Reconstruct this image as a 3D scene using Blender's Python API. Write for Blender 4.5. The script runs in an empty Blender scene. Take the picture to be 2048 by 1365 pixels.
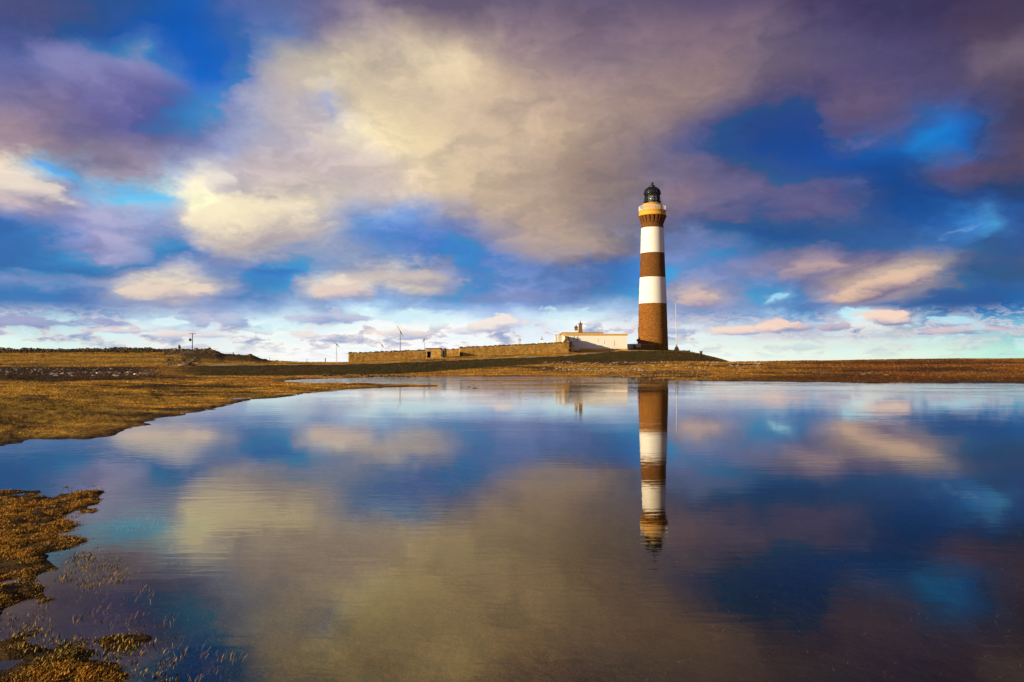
import bpy, math, random
import numpy as np
random.seed(7)
RNG = np.random.default_rng(11)
sc = bpy.context.scene
COL = sc.collection

# ------------------------------------------------------------------ camera
F = 1593.0                      # focal length in pixels of the 2048 px wide frame (28 mm)
EYE = 1.5
PITCH = math.atan(42.0 / F)
cam_d = bpy.data.cameras.new('camera')
cam = bpy.data.objects.new('camera', cam_d)
COL.objects.link(cam)
cam_d.sensor_width = 36.0
cam_d.lens = 36.0 * F / 2048.0
cam_d.clip_start = 0.05
cam_d.clip_end = 60000.0
cam.location = (0, 0, EYE)
cam.rotation_euler = (math.pi / 2 + PITCH, 0, 0)
sc.camera = cam
sc.view_settings.view_transform = 'Standard'
sc.view_settings.look = 'None'
sc.view_settings.exposure = 0.45
sc.view_settings.gamma = 1.0
sc.view_settings.use_curve_mapping = False
sc.cycles.max_bounces = 6
sc.cycles.transparent_max_bounces = 12
sc.cycles.caustics_reflective = False
sc.cycles.caustics_refractive = False

# ------------------------------------------------------------------ sun
SUN_EL = math.radians(10.8)
SAZ = math.radians(61.0)        # from straight behind the camera round to the left
SUN = np.array([-math.sin(SAZ) * math.cos(SUN_EL), -math.cos(SAZ) * math.cos(SUN_EL), math.sin(SUN_EL)])
sun_d = bpy.data.lights.new('sun', 'SUN')
sun_d.energy = 5.0
sun_d.angle = math.radians(0.5)
sun_d.color = (1.0, 0.80, 0.50)
sun = bpy.data.objects.new('sun', sun_d)
COL.objects.link(sun)
from mathutils import Vector
sun.rotation_euler = Vector(SUN).to_track_quat('Z', 'Y').to_euler()

def lin(c):
    out = []
    for v in c[:3]:
        v = v / 255.0
        out.append(v / 12.92 if v <= 0.04045 else ((v + 0.055) / 1.055) ** 2.4)
    return out

# ------------------------------------------------------------------ sky: colours of the cloud field by bearing and height
SKY = {
 -60: "0:66,70,122 256:35,68,140 512:75,84,145 768:95,84,118 1024:76,68,102 1408:70,62,100 2048:50,43,76",
 0: "0:72,72,125 128:60,72,135 256:35,75,150 384:30,80,165 512:75,90,155 640:100,92,135 768:112,100,128 896:90,80,110 1024:80,72,105 1152:85,75,105 1280:82,74,108 1408:78,68,106 1536:72,62,98 1664:62,52,92 1792:52,42,82 1920:50,42,80 2048:52,45,78",
 50: "0:60,70,135 100:35,75,150 256:12,75,168 384:12,80,180 480:55,92,170 560:90,105,165 640:125,115,145 700:145,132,145 768:155,142,147 830:165,150,148 896:128,114,126 1024:100,88,115 1152:95,82,108 1280:98,84,110 1408:97,83,110 1536:87,76,106 1664:76,68,106 1792:62,52,90 1920:62,50,82 2048:58,48,80",
 100: "0:78,84,150 60:85,95,160 110:125,132,188 160:105,112,175 230:105,112,175 290:128,132,190 330:40,88,180 384:10,80,180 450:22,82,178 500:85,105,165 550:150,142,155 640:168,157,156 700:178,165,155 768:172,158,152 850:192,178,162 900:196,181,163 960:165,150,145 1024:128,114,125 1152:112,98,116 1280:116,101,120 1408:110,94,115 1536:100,90,118 1664:84,77,114 1792:72,62,98 1920:72,62,92 1990:92,82,106 2048:90,80,104",
 150: "0:90,88,148 128:100,94,158 200:98,92,160 256:100,98,168 300:128,120,178 350:70,98,182 384:22,88,188 430:12,85,188 480:60,100,182 530:152,142,166 600:180,168,164 660:192,180,166 768:176,162,150 850:196,180,160 920:200,184,160 1000:168,150,138 1080:140,124,124 1152:130,113,120 1280:128,110,118 1408:116,100,116 1536:94,84,116 1664:84,73,113 1792:78,68,105 1920:74,64,94 2048:70,60,86",
 200: "0:112,102,150 80:106,96,150 160:98,90,152 256:84,88,163 330:84,92,168 384:75,98,178 430:70,105,188 480:105,118,182 520:140,142,180 600:165,155,168 650:120,135,195 670:125,138,195 700:190,176,165 768:196,180,160 896:192,174,152 1024:172,153,140 1152:150,131,126 1280:138,119,120 1380:128,110,119 1450:112,100,122 1536:76,76,126 1640:66,66,120 1700:94,80,112 1792:84,73,108 1870:70,74,118 1930:62,70,125 2048:62,55,86",
 250: "0:132,114,140 80:118,103,145 160:98,94,152 256:72,86,162 340:78,90,165 430:105,112,170 500:135,142,185 560:160,155,182 640:182,170,176 690:210,200,188 740:212,198,172 820:204,187,158 896:197,179,152 1024:184,163,146 1152:162,143,130 1230:150,131,127 1310:132,116,124 1380:98,90,126 1450:60,72,132 1536:34,64,138 1640:24,62,146 1690:88,76,116 1770:80,72,112 1830:32,86,160 1880:12,112,200 1920:15,104,194 1970:35,70,130 2048:66,58,92",
 300: "0:136,122,152 80:134,117,145 160:126,112,148 256:120,110,155 340:112,112,165 400:112,116,175 470:130,140,195 540:160,155,185 640:174,162,178 720:190,176,178 780:205,190,165 840:206,189,160 920:196,178,154 1024:182,162,146 1152:168,147,132 1240:148,129,127 1310:110,102,130 1380:76,82,134 1450:45,74,140 1536:20,66,148 1640:12,68,158 1720:16,78,164 1800:14,92,178 1850:20,130,210 1890:18,112,198 1940:12,80,165 1990:58,60,108 2048:84,68,94",
 340: "0:205,196,195 50:222,212,200 90:160,180,215 128:98,172,235 170:105,150,215 210:140,132,168 270:138,126,162 330:140,155,205 380:165,170,205 420:200,195,205 450:175,170,195 500:165,156,178 600:172,158,172 680:172,158,172 768:176,163,170 850:192,175,158 940:190,172,150 1024:180,160,145 1152:166,145,131 1230:146,128,126 1310:104,98,130 1400:98,92,130 1480:72,78,130 1560:45,72,138 1640:30,68,138 1720:14,70,152 1800:10,68,146 1850:45,62,124 1900:88,72,112 1960:92,72,106 2048:82,66,94",
 375: "0:172,165,180 50:205,194,188 100:160,155,178 140:115,120,175 190:112,160,220 230:100,190,245 290:120,195,240 320:190,205,220 345:235,222,205 380:220,208,200 420:235,222,205 460:185,178,185 520:170,160,175 600:175,162,170 680:180,168,172 740:168,158,172 800:172,160,166 870:182,166,152 950:186,167,148 1024:178,157,142 1152:158,138,128 1230:136,121,124 1290:118,108,128 1350:128,106,128 1420:100,92,130 1490:110,96,138 1560:98,90,136 1630:92,84,132 1690:70,78,136 1740:15,72,148 1800:8,66,140 1860:12,66,138 1910:70,66,114 1980:50,62,112 2048:28,52,104",
 410: "0:88,112,172 64:115,126,175 120:112,124,175 170:130,140,190 220:135,150,198 280:140,165,215 320:140,160,210 345:225,215,200 390:240,226,198 450:238,222,190 520:225,210,182 580:205,192,178 640:180,170,174 700:150,148,176 740:130,140,185 790:110,130,188 850:120,130,180 910:150,142,158 980:174,155,142 1060:172,152,138 1150:152,133,127 1220:132,118,125 1290:112,106,130 1360:125,106,130 1430:108,96,134 1500:82,84,135 1570:82,80,132 1640:96,84,128 1700:90,80,126 1745:45,72,136 1800:8,66,138 1880:10,66,138 1960:14,70,145 2048:35,80,150",
 445: "0:46,92,168 60:60,102,172 110:110,130,188 170:140,150,200 230:140,152,200 290:125,145,200 340:150,155,195 380:225,212,190 440:230,214,182 510:215,200,172 570:190,178,170 630:160,152,170 690:118,130,178 740:70,115,190 800:60,108,188 860:75,112,185 920:105,120,178 980:145,134,148 1050:168,148,138 1130:150,133,128 1200:130,118,126 1270:104,104,134 1340:88,92,134 1400:55,82,138 1480:28,72,138 1560:24,70,134 1620:40,76,138 1680:82,82,128 1740:45,76,138 1800:16,72,146 1870:20,82,162 1930:60,130,205 1970:100,160,220 2010:60,105,175 2048:40,80,150",
 480: "0:42,88,162 60:48,90,162 120:92,120,185 180:138,146,196 240:146,152,198 300:115,138,195 350:100,130,190 400:160,160,190 450:205,192,180 510:195,182,175 570:170,162,172 630:140,140,170 690:118,128,172 740:70,106,178 800:52,100,182 870:50,105,188 930:75,112,180 1000:120,122,158 1060:155,138,138 1120:158,140,132 1180:148,132,130 1240:128,120,132 1280:95,105,145 1340:100,118,170 1400:115,130,182 1440:90,110,165 1500:32,76,142 1580:30,78,144 1640:42,84,146 1720:40,86,150 1800:50,92,156 1850:70,110,175 1910:65,100,165 1980:62,84,144 2048:70,80,140",
 515: "0:44,88,158 80:44,90,160 150:80,112,178 210:130,142,190 270:135,146,192 330:70,112,178 390:45,98,172 440:110,126,178 500:140,145,182 560:125,136,180 620:92,120,178 680:112,126,172 740:95,116,172 800:72,105,172 860:70,108,178 920:62,106,182 990:78,112,180 1060:120,124,160 1120:140,130,142 1180:140,126,132 1240:125,118,138 1280:105,125,175 1340:120,142,200 1400:110,130,192 1460:95,118,182 1520:110,112,158 1580:140,126,152 1640:145,128,152 1700:110,102,138 1760:98,98,142 1820:130,118,145 1880:160,142,150 1930:110,104,140 1990:80,86,138 2048:88,86,132",
 540: "0:50,92,160 80:55,96,162 160:45,92,162 240:50,98,168 320:70,112,178 360:165,168,195 400:150,156,190 450:95,128,185 520:60,115,190 580:50,115,192 640:80,125,190 700:128,140,182 760:165,160,178 830:170,162,172 890:140,142,172 940:75,112,180 1010:82,114,180 1080:85,112,172 1150:82,108,166 1220:65,105,175 1280:50,118,200 1340:110,148,212 1400:120,138,195 1460:125,134,185 1520:135,126,158 1580:170,145,155 1640:165,142,152 1700:140,126,148 1750:168,145,152 1810:205,178,160 1860:192,166,155 1910:130,118,145 1960:60,84,142 2048:88,84,128",
 565: "0:92,125,188 60:130,150,200 130:110,135,190 190:140,152,195 240:195,188,192 300:215,202,188 360:220,206,188 420:190,182,182 470:110,132,185 530:60,108,180 590:65,118,190 630:160,162,190 680:210,196,190 740:190,180,184 800:205,192,182 860:175,165,172 910:100,124,178 970:82,116,180 1040:95,120,180 1110:80,112,174 1180:78,108,168 1250:72,118,188 1300:82,132,200 1350:150,158,195 1410:135,145,188 1470:105,130,185 1530:95,122,180 1590:95,115,170 1650:140,132,160 1700:185,158,155 1750:205,176,160 1810:208,178,160 1860:150,134,150 1910:42,92,155 1970:35,92,158 2048:52,92,152",
 590: "0:70,110,175 70:80,116,180 140:82,116,178 200:92,120,180 250:165,165,188 310:205,190,180 370:180,172,182 430:105,128,182 490:80,118,180 550:92,130,190 600:110,138,190 650:205,190,192 710:175,170,190 760:120,140,190 820:130,148,192 880:95,128,188 950:95,125,185 1020:120,138,192 1090:110,128,184 1160:88,118,175 1230:90,130,190 1290:110,150,205 1350:208,184,180 1410:205,182,178 1450:150,148,182 1500:105,138,195 1560:110,150,205 1610:88,125,182 1660:150,142,168 1720:185,158,160 1780:180,155,158 1830:115,116,152 1890:30,92,158 1950:26,92,160 2048:32,96,166",
 612: "0:85,118,180 80:92,122,182 160:95,122,182 240:120,140,190 300:150,160,198 370:140,155,200 430:130,150,198 500:110,145,205 570:140,165,212 640:105,135,190 700:125,150,205 760:110,145,205 830:125,155,210 900:140,170,220 970:115,145,205 1040:135,160,212 1100:105,135,192 1170:100,132,192 1220:140,175,220 1280:150,185,225 1340:130,145,190 1400:165,155,180 1450:120,140,190 1510:110,150,205 1545:165,220,248 1580:120,170,220 1630:95,130,185 1690:150,145,178 1750:110,125,172 1810:50,100,165 1880:25,92,160 1950:28,98,168 2048:30,100,172",
 632: "0:150,165,205 70:140,155,200 140:150,160,200 200:125,145,195 260:160,180,215 320:190,215,238 380:160,175,212 430:140,155,205 500:180,210,240 560:200,228,245 620:170,190,225 680:130,155,205 740:195,220,240 800:175,205,235 860:210,235,248 920:180,205,235 990:150,175,218 1050:180,205,235 1120:160,185,225 1180:200,225,245 1240:190,215,240 1290:210,230,245 1340:150,165,205 1400:110,140,195 1460:110,145,200 1510:150,195,230 1560:100,145,205 1620:90,135,195 1680:120,165,215 1720:205,240,250 1760:215,205,210 1820:170,165,190 1870:110,155,205 1930:85,145,205 2048:70,130,190",
 652: "0:200,218,232 60:195,205,220 130:205,212,225 200:225,245,250 260:235,252,252 320:205,218,235 380:175,190,222 430:210,225,242 490:228,248,252 550:235,250,252 610:205,215,232 670:190,205,230 730:215,235,246 790:225,232,240 850:238,252,252 920:225,235,242 980:235,228,225 1040:185,195,222 1100:200,215,235 1160:238,250,252 1220:235,242,248 1280:225,225,232 1340:190,195,218 1400:185,188,212 1460:170,180,212 1520:215,205,212 1580:150,172,212 1640:175,185,212 1700:235,250,248 1750:245,230,220 1810:190,185,200 1860:180,185,205 1910:215,240,245 1970:195,225,240 2048:150,180,212",
 675: "0:242,250,245 80:225,228,228 160:238,246,242 256:222,230,236 340:238,246,244 420:220,228,238 512:240,248,248 600:220,228,238 700:232,236,240 790:235,228,228 870:212,220,236 960:222,230,242 1050:205,215,236 1150:235,242,248 1280:235,240,244 1344:222,232,242 1408:232,240,242 1500:205,208,220 1570:222,218,222 1640:190,194,212 1710:200,210,220 1780:180,196,215 1850:210,222,224 1930:205,205,212 2048:190,205,212",
 700: "0:250,252,238 256:240,243,238 512:240,248,248 768:236,242,242 1024:236,242,245 1280:240,247,248 1536:232,248,238 1792:228,248,232 2048:222,246,226",
 720: "0:252,252,236 512:246,250,244 1024:244,248,244 1280:246,250,246 1536:240,250,238 2048:234,248,222",
}
def parse_row(s):
    xs, cs = [], []
    for t in s.split():
        x, c = t.split(':')
        xs.append(float(x)); cs.append(lin([float(q) for q in c.split(',')]))
    return np.array(xs), np.array(cs)
SKY_Y = sorted(SKY)
SKY_R = [parse_row(SKY[y]) for y in SKY_Y]
# second reading of the sky's brightness at a few bearings: (x, y), first value, second value
TUNE = [(900, 250, (206, 187, 159), (215, 192, 164)), (1200, 350, (134, 121, 123), (135, 118, 117)), (1840, 100, (74, 68, 101), (77, 72, 112)), (1560, 250, (37, 72, 148), (40, 72, 134)),
 (620, 350, (172, 160, 171), (202, 188, 184)), (350, 70, (28, 84, 179), (25, 93, 183)), (780, 450, (78, 112, 185), (103, 145, 208)), (100, 490, (58, 106, 172), (82, 128, 187)),
 (1020, 30, (94, 85, 114), (128, 112, 130)), (1000, 550, (85, 122, 182), (98, 138, 198)), (1560, 390, (94, 90, 137), (93, 95, 140)), (580, 240, (160, 154, 175), (192, 182, 187)),
 (2000, 20, (58, 54, 87), (75, 65, 90)), (120, 610, (124, 145, 192), (100, 140, 192)), (1100, 200, (144, 129, 127), (184, 162, 148)), (1500, 100, (100, 90, 117), (125, 108, 124)),
 (200, 250, (93, 90, 149), (108, 105, 148)), (2020, 590, (35, 95, 165), (8, 90, 160)), (1700, 500, (50, 84, 150), (50, 84, 150)), (1300, 600, (1, 1, 1), (1, 1, 1)), (400, 690, (1, 1, 1), (1, 1, 1)), (1700, 690, (1, 1, 1), (1, 1, 1))]
TXY = np.array([t[:2] for t in TUNE], float)
TR = np.array([np.clip(np.array(lin(t[3])) / np.array(lin(t[2])), .5, 2.0) for t in TUNE])
def tune(x, y):
    w = 1.0 / ((x - TXY[:, 0]) ** 2 + 1.6 * (y - TXY[:, 1]) ** 2 + 70.0 ** 2) ** 1.4
    return (TR * w[:, None]).sum(0) / w.sum()
def sky_at(x, y):
    k = tune(x, max(y, 0))
    c = sky_at0(x, y)
    return [min(c[i] * k[i], 1.0) for i in range(3)]
def sky_at0(x, y):
    y = min(max(y, SKY_Y[0]), SKY_Y[-1])
    cols = np.array([[np.interp(x, xs, cs[:, k]) for k in range(3)] for xs, cs in SKY_R])
    return [float(np.interp(y, SKY_Y, cols[:, k])) for k in range(3)]

world = bpy.data.worlds.new('World')
world.use_nodes = True
NT = world.node_tree
NT.nodes.clear()

class G:
    """tiny node-graph helper"""
    def __init__(s, nt): s.nt = nt
    def new(s, t): return s.nt.nodes.new(t)
    def put(s, sock, v):
        if isinstance(v, bpy.types.NodeSocket): s.nt.links.new(v, sock)
        elif v is not None:
            if sock.type == 'VECTOR' and len(v) == 4: v = tuple(v)[:3]
            sock.default_value = v
    def m(s, op, a, b=None, c=None, clamp=False):
        n = s.new('ShaderNodeMath'); n.operation = op; n.use_clamp = clamp
        s.put(n.inputs[0], a)
        if b is not None: s.put(n.inputs[1], b)
        if c is not None: s.put(n.inputs[2], c)
        return n.outputs[0]
    def v(s, op, a, b=None, scale=None):
        n = s.new('ShaderNodeVectorMath'); n.operation = op
        s.put(n.inputs[0], a)
        if b is not None: s.put(n.inputs[1], b)
        if scale is not None: s.put(n.inputs['Scale'], scale)
        return n.outputs[0]
    def comb(s, x, y, z):
        n = s.new('ShaderNodeCombineXYZ')
        for i, q in enumerate((x, y, z)): s.put(n.inputs[i], q)
        return n.outputs[0]
    def sep(s, a):
        n = s.new('ShaderNodeSeparateXYZ'); s.put(n.inputs[0], a); return n.outputs
    def rng(s, a, f0, f1, t0, t1, kind='LINEAR'):
        n = s.new('ShaderNodeMapRange'); n.interpolation_type = kind
        for i, q in enumerate((a, f0, f1, t0, t1)): s.put(n.inputs[i], q)
        return n.outputs[0]
    def mix(s, f, a, b, blend='MIX'):
        n = s.new('ShaderNodeMix'); n.data_type = 'RGBA'; n.blend_type = blend; n.clamp_factor = True
        s.put(n.inputs[0], f); s.put(n.inputs[6], a); s.put(n.inputs[7], b)
        return n.outputs[2]
    def noise(s, vec, scale, detail=4, rough=0.5, dist=0.0, lac=2.0, w=None, flat=False):
        n = s.new('ShaderNodeTexNoise')
        if flat: n.noise_dimensions = '2D'
        if w is not None:
            n.noise_dimensions = '4D'; n.inputs['W'].default_value = w
        s.put(n.inputs['Vector'], vec); s.put(n.inputs['Scale'], scale)
        n.inputs['Detail'].default_value = detail; n.inputs['Roughness'].default_value = rough
        n.inputs['Distortion'].default_value = dist; n.inputs['Lacunarity'].default_value = lac
        return n
    def ramp(s, f, stops, mode='LINEAR'):
        n = s.new('ShaderNodeValToRGB'); n.color_ramp.interpolation = mode
        e = n.color_ramp.elements
        while len(e) > 1: e.remove(e[-1])
        e[0].position = stops[0][0]; e[0].color = (*stops[0][1][:3], 1)
        for p, c in stops[1:]:
            q = e.new(p); q.color = (*c[:3], 1)
        s.put(n.inputs[0], f)
        return n.outputs[0]
def _sepc(s, a):
    n = s.new('ShaderNodeSeparateColor'); s.put(n.inputs[0], a); return n.outputs
def _combc(s, r, g_, b):
    n = s.new('ShaderNodeCombineColor')
    for i, q in enumerate((r, g_, b)): s.put(n.inputs[i], q)
    return n.outputs[0]
def _mul(s, a, b): return s.mix(1.0, a, b, 'MULTIPLY')
G.sepc = _sepc; G.combc = _combc; G.mul = _mul
def c4(c): return (c[0], c[1], c[2], 1.0)

AZ = 0.62
rows_y = [722, 705, 690, 675, 663, 652, 642, 632, 622, 612, 601, 590, 577, 565, 552, 540, 527, 515, 497, 480, 462, 445, 427, 410, 392, 375, 357, 340, 320, 300, 275, 250, 225, 200, 175, 150, 125, 100, 75, 50, 25, 0, -40]
NS = 31
RAMPS = []
for yy in rows_y:
    e = math.atan((724.5 - yy) / F)
    gt = bpy.data.node_groups.new('sky_row', 'ShaderNodeTree')
    gt.interface.new_socket('u', in_out='INPUT', socket_type='NodeSocketFloat')
    gt.interface.new_socket('colour', in_out='OUTPUT', socket_type='NodeSocketColor')
    gi = gt.nodes.new('NodeGroupInput')
    pair = []
    for h in (0, 1):
        st = []
        for i in range(NS):
            t = i / (NS - 1)
            a = ((h + t) / 2) * 2 * AZ - AZ
            st.append((t, sky_at(1024 + F * math.tan(a), 724.5 - F * math.tan(e) / math.cos(a))))
        n = gt.nodes.new('ShaderNodeValToRGB')
        el_ = n.color_ramp.elements
        while len(el_) > 1: el_.remove(el_[-1])
        el_[0].position = 0.0
        for t, c in st[1:]: el_.new(t)
        for q, (t, c) in zip(el_, st): q.color = (c[0], c[1], c[2], 1.0)
        m1 = gt.nodes.new('ShaderNodeMath'); m1.operation = 'MULTIPLY_ADD'
        m1.inputs[1].default_value = 2.0; m1.inputs[2].default_value = -float(h)
        gt.links.new(gi.outputs[0], m1.inputs[0]); gt.links.new(m1.outputs[0], n.inputs[0])
        pair.append(n)
    hf = gt.nodes.new('ShaderNodeMath'); hf.operation = 'GREATER_THAN'; hf.inputs[1].default_value = 0.5
    gt.links.new(gi.outputs[0], hf.inputs[0])
    mx = gt.nodes.new('ShaderNodeMix'); mx.data_type = 'RGBA'
    gt.links.new(hf.outputs[0], mx.inputs[0]); gt.links.new(pair[0].outputs[0], mx.inputs[6]); gt.links.new(pair[1].outputs[0], mx.inputs[7])
    go = gt.nodes.new('NodeGroupOutput'); gt.links.new(mx.outputs[2], go.inputs[0])
    RAMPS.append((e, gt))
sc.world = world
BIAS = 0.775
CB = 0.585
g = G(NT)
tc = g.new('ShaderNodeTexCoord')
D = g.v('NORMALIZE', tc.outputs['Generated'])
dx, dy, dz = g.sep(D)
el0 = g.m('ARCSINE', dz)
az0 = g.m('ARCTAN2', dx, dy)
elc = g.m('MAXIMUM', el0, 0.0)
# clouds lie on a deck, so their texture gets flatter towards the horizon
inv = g.m('DIVIDE', 1.0, g.m('ADD', g.m('MAXIMUM', dz, 0.0), 0.36))
deck = g.comb(g.m('MULTIPLY', dx, inv), g.m('MULTIPLY', dy, inv), 0.0)
deck2 = g.comb(g.m('MULTIPLY', dx, inv), g.m('MULTIPLY', g.m('MULTIPLY', dy, inv), 1.0), 3.0)
# warps: a slow one and a fine curly one
r1 = g.sepc(g.noise(D, 6.0, 3, 0.5).outputs['Color'])
r2 = g.sepc(g.noise(deck, 5.0, 9, 0.60, flat=True).outputs['Color'])
a1 = g.m('SUBTRACT', r1[0], 0.5); b1 = g.m('SUBTRACT', r1[1], 0.5)
a2 = g.m('SUBTRACT', r2[0], 0.5); b2 = g.m('SUBTRACT', r2[1], 0.5)
w2 = g.comb(a2, b2, 0.0)
lift = g.rng(elc, 0.0, 0.16, 0.05, 1.0)
az = g.m('ADD', az0, g.m('ADD', g.m('MULTIPLY', a1, 0.045), g.m('MULTIPLY', a2, g.rng(elc, 0.0, 0.25, 0.06, 0.10))))
el = g.m('ADD', el0, g.m('MULTIPLY', lift, g.m('ADD', g.m('MULTIPLY', b1, 0.028), g.m('MULTIPLY', b2, 0.065))))
az_w = g.m('ADD', az0, g.m('MULTIPLY', a2, 0.05)); el_w = g.m('ADD', el0, g.m('MULTIPLY', b2, 0.035))
u_in = g.m('DIVIDE', g.m('ADD', az, AZ), 2 * AZ)
u_r = g.m('SUBTRACT', 1.0, g.m('DIVIDE', g.m('SUBTRACT', az, AZ), 2 * math.pi - 2 * AZ))
u_l = g.m('DIVIDE', g.m('SUBTRACT', -AZ, az), 2 * math.pi - 2 * AZ)
u = g.m('MAXIMUM', g.m('MINIMUM', u_in, u_r), u_l)
prev = None
for e, gt in RAMPS:
    gn = g.new('ShaderNodeGroup'); gn.node_tree = gt
    g.put(gn.inputs[0], u); row = gn.outputs[0]
    prev = row if prev is None else g.mix(g.rng(el, e_prev, e, 0.0, 1.0), prev, row)
    e_prev = e
cloudy = prev
# overhead and beyond the frame the deck closes to one even tone
cloudy = g.mix(g.rng(elc, 0.50, 0.95, 0.0, 1.0, 'SMOOTHSTEP'), cloudy, c4(lin((68, 66, 104))))
# billowy thickness of the clouds, sampled here and a step towards the sun
def billow(p):
    p = g.v('ADD', p, g.v('SCALE', w2, scale=0.35))
    vo = g.new('ShaderNodeTexVoronoi'); vo.voronoi_dimensions = '2D'; vo.feature = 'SMOOTH_F1'; vo.normalize = True
    g.put(vo.inputs['Vector'], p); vo.inputs['Scale'].default_value = 4.2; vo.inputs['Detail'].default_value = 3.0
    vo.inputs['Roughness'].default_value = 0.55; vo.inputs['Lacunarity'].default_value = 2.1; vo.inputs['Smoothness'].default_value = 0.6
    f = g.noise(p, 3.0, 8, 0.56, 0.0, flat=True).outputs[0]
    return g.m('ADD', g.m('MULTIPLY', g.m('SUBTRACT', 1.0, vo.outputs['Distance']), 0.38), g.m('MULTIPLY', f, 0.95))
n_a = billow(deck)
n_b = billow(g.v('ADD', deck, (-0.055, -0.028, 0.0)))
rel = g.m('SUBTRACT', n_a, n_b)
lr, lg, lb = g.sepc(cloudy)[:3]
ratio = g.m('SQRT', g.m('DIVIDE', lr, g.m('MAXIMUM', lb, 0.001)))
up_ = g.rng(elc, 0.03, 0.08, 0.0, 1.0)
kk = g.m('ADD', ratio, g.m('MULTIPLY', g.m('MULTIPLY', g.m('SUBTRACT', n_a, BIAS), 0.80), up_))
cv = g.rng(kk, 0.34, 0.56, 0.0, 1.0, 'SMOOTHSTEP')
bluep = g.combc(g.m('MINIMUM', lr, g.m('MULTIPLY', lb, 0.08)), g.m('MINIMUM', lg, g.m('MULTIPLY', lb, 0.60)), lb)
cloudp = g.combc(g.m('MAXIMUM', lr, g.m('MULTIPLY', lb, 0.24)), g.m('MAXIMUM', lg, g.m('MULTIPLY', lb, 0.34)), lb)
edgef = g.m('MULTIPLY', g.m('SUBTRACT', 1.0, cv), cv)
shade = g.m('MULTIPLY', g.m('MULTIPLY', rel, 0.85), g.m('MULTIPLY', cv, up_))
thick = g.m('MULTIPLY', g.m('MULTIPLY', g.m('SUBTRACT', n_a, BIAS), 0.22), up_)
sh2 = g.m('MAXIMUM', g.m('ADD', shade, thick), -0.55)
gain = g.combc(g.m('ADD', 1.0, g.m('MULTIPLY', sh2, 1.1)), g.m('ADD', 1.0, sh2), g.m('ADD', 1.0, g.m('MULTIPLY', sh2, 0.75)))
cloudp = g.mul(cloudp, gain)
bl_ = g.m('ADD', 1.0, g.m('MULTIPLY', g.m('SUBTRACT', n_a, BIAS), -0.9))
bluep = g.mul(bluep, g.combc(bl_, bl_, g.m('ADD', 0.25, g.m('MULTIPLY', bl_, 0.75))))
mixd = g.mix(cv, bluep, cloudp)
cloudy = g.mix(up_, cloudy, mixd)
# single clouds and gaps: each has its own place in the sky, a crisp lit top and a soft darker base
gt = bpy.data.node_groups.new('one_cloud', 'ShaderNodeTree')
for nm, ty in (('under', 'Color'), ('az', 'Float'), ('el', 'Float'), ('n', 'Float'), ('a0', 'Float'), ('e0', 'Float'), ('irx', 'Float'), ('iup', 'Float'), ('idn', 'Float'), ('slope', 'Float'), ('edge', 'Float'), ('amount', 'Float'), ('rough', 'Float'), ('top', 'Color'), ('base', 'Color')):
    gt.interface.new_socket(nm, in_out='INPUT', socket_type='NodeSocket' + ty)
gt.interface.new_socket('out', in_out='OUTPUT', socket_type='NodeSocketColor')
q = G(gt); gi = gt.nodes.new('NodeGroupInput'); I = {o.name: o for o in gi.outputs}
dxa = q.m('SUBTRACT', I['az'], I['a0'])
X_ = q.m('MULTIPLY', dxa, I['irx'])
Yr = q.m('SUBTRACT', q.m('SUBTRACT', I['el'], I['e0']), q.m('MULTIPLY', dxa, I['slope']))
Y_ = q.m('ADD', q.m('MULTIPLY', q.m('MAXIMUM', Yr, 0.0), I['iup']), q.m('MULTIPLY', q.m('MINIMUM', Yr, 0.0), I['idn']))
rr_ = q.m('SQRT', q.m('ADD', q.m('MULTIPLY', X_, X_), q.m('MULTIPLY', Y_, Y_)))
f_ = q.m('ADD', q.m('SUBTRACT', 1.0, rr_), q.m('MULTIPLY', I['n'], I['rough']))
soft = q.m('MULTIPLY', I['edge'], q.rng(Y_, -0.6, 0.25, 2.4, 1.0))
al = q.m('MULTIPLY', q.rng(q.m('DIVIDE', f_, soft), 0.0, 1.0, 0.0, 1.0, 'SMOOTHSTEP'), I['amount'])
tt = q.rng(q.m('ADD', q.m('SUBTRACT', Y_, q.m('MULTIPLY', X_, 0.25)), q.m('MULTIPLY', I['n'], 0.9)), -0.65, 0.45, 0.0, 1.0, 'SMOOTHSTEP')
oc = q.mix(al, I['under'], q.mix(tt, I['base'], I['top']))
go_ = gt.nodes.new('NodeGroupOutput'); gt.links.new(oc, go_.inputs[0])
lown = g.noise(g.comb(g.m('MULTIPLY', az0, 24.0), g.m('MULTIPLY', g.m('POWER', elc, 0.8), 44.0), 0.0), 1.0, 8, 0.62, 0.2, flat=True).outputs[0]
lown = g.m('MULTIPLY', g.m('SUBTRACT', lown, 0.5), 2.2)
midn = g.m('MULTIPLY', g.m('SUBTRACT', n_a, BIAS), 2.0)
band = g.m('MULTIPLY', g.rng(elc, 0.003, 0.010, 0.0, 1.0), g.rng(elc, 0.042, 0.066, 1.0, 0.0))
cloudy = g.mix(g.m('MULTIPLY', g.rng(lown, -0.05, 0.12, 0.0, 0.80, 'SMOOTHSTEP'), g.m('MULTIPLY', band, g.rng(elc, 0.010, 0.026, 0.35, 1.0))), cloudy, g.mix(g.rng(lown, 0.02, 0.38, 0.0, 1.0), c4(lin((238, 224, 222))), c4(lin((118, 146, 198)))))
cloudy = g.mix(g.m('MULTIPLY', g.rng(lown, -0.08, -0.40, 0.0, 0.5, 'SMOOTHSTEP'), band), cloudy, c4(lin((222, 248, 252))))
dep = g.m('MULTIPLY', g.m('ADD', g.m('ADD', lown, midn), g.sepc(cloudy)[0]), 1e-7)
az_l = g.m('ADD', az0, dep); el_l = g.m('ADD', el0, dep)
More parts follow.
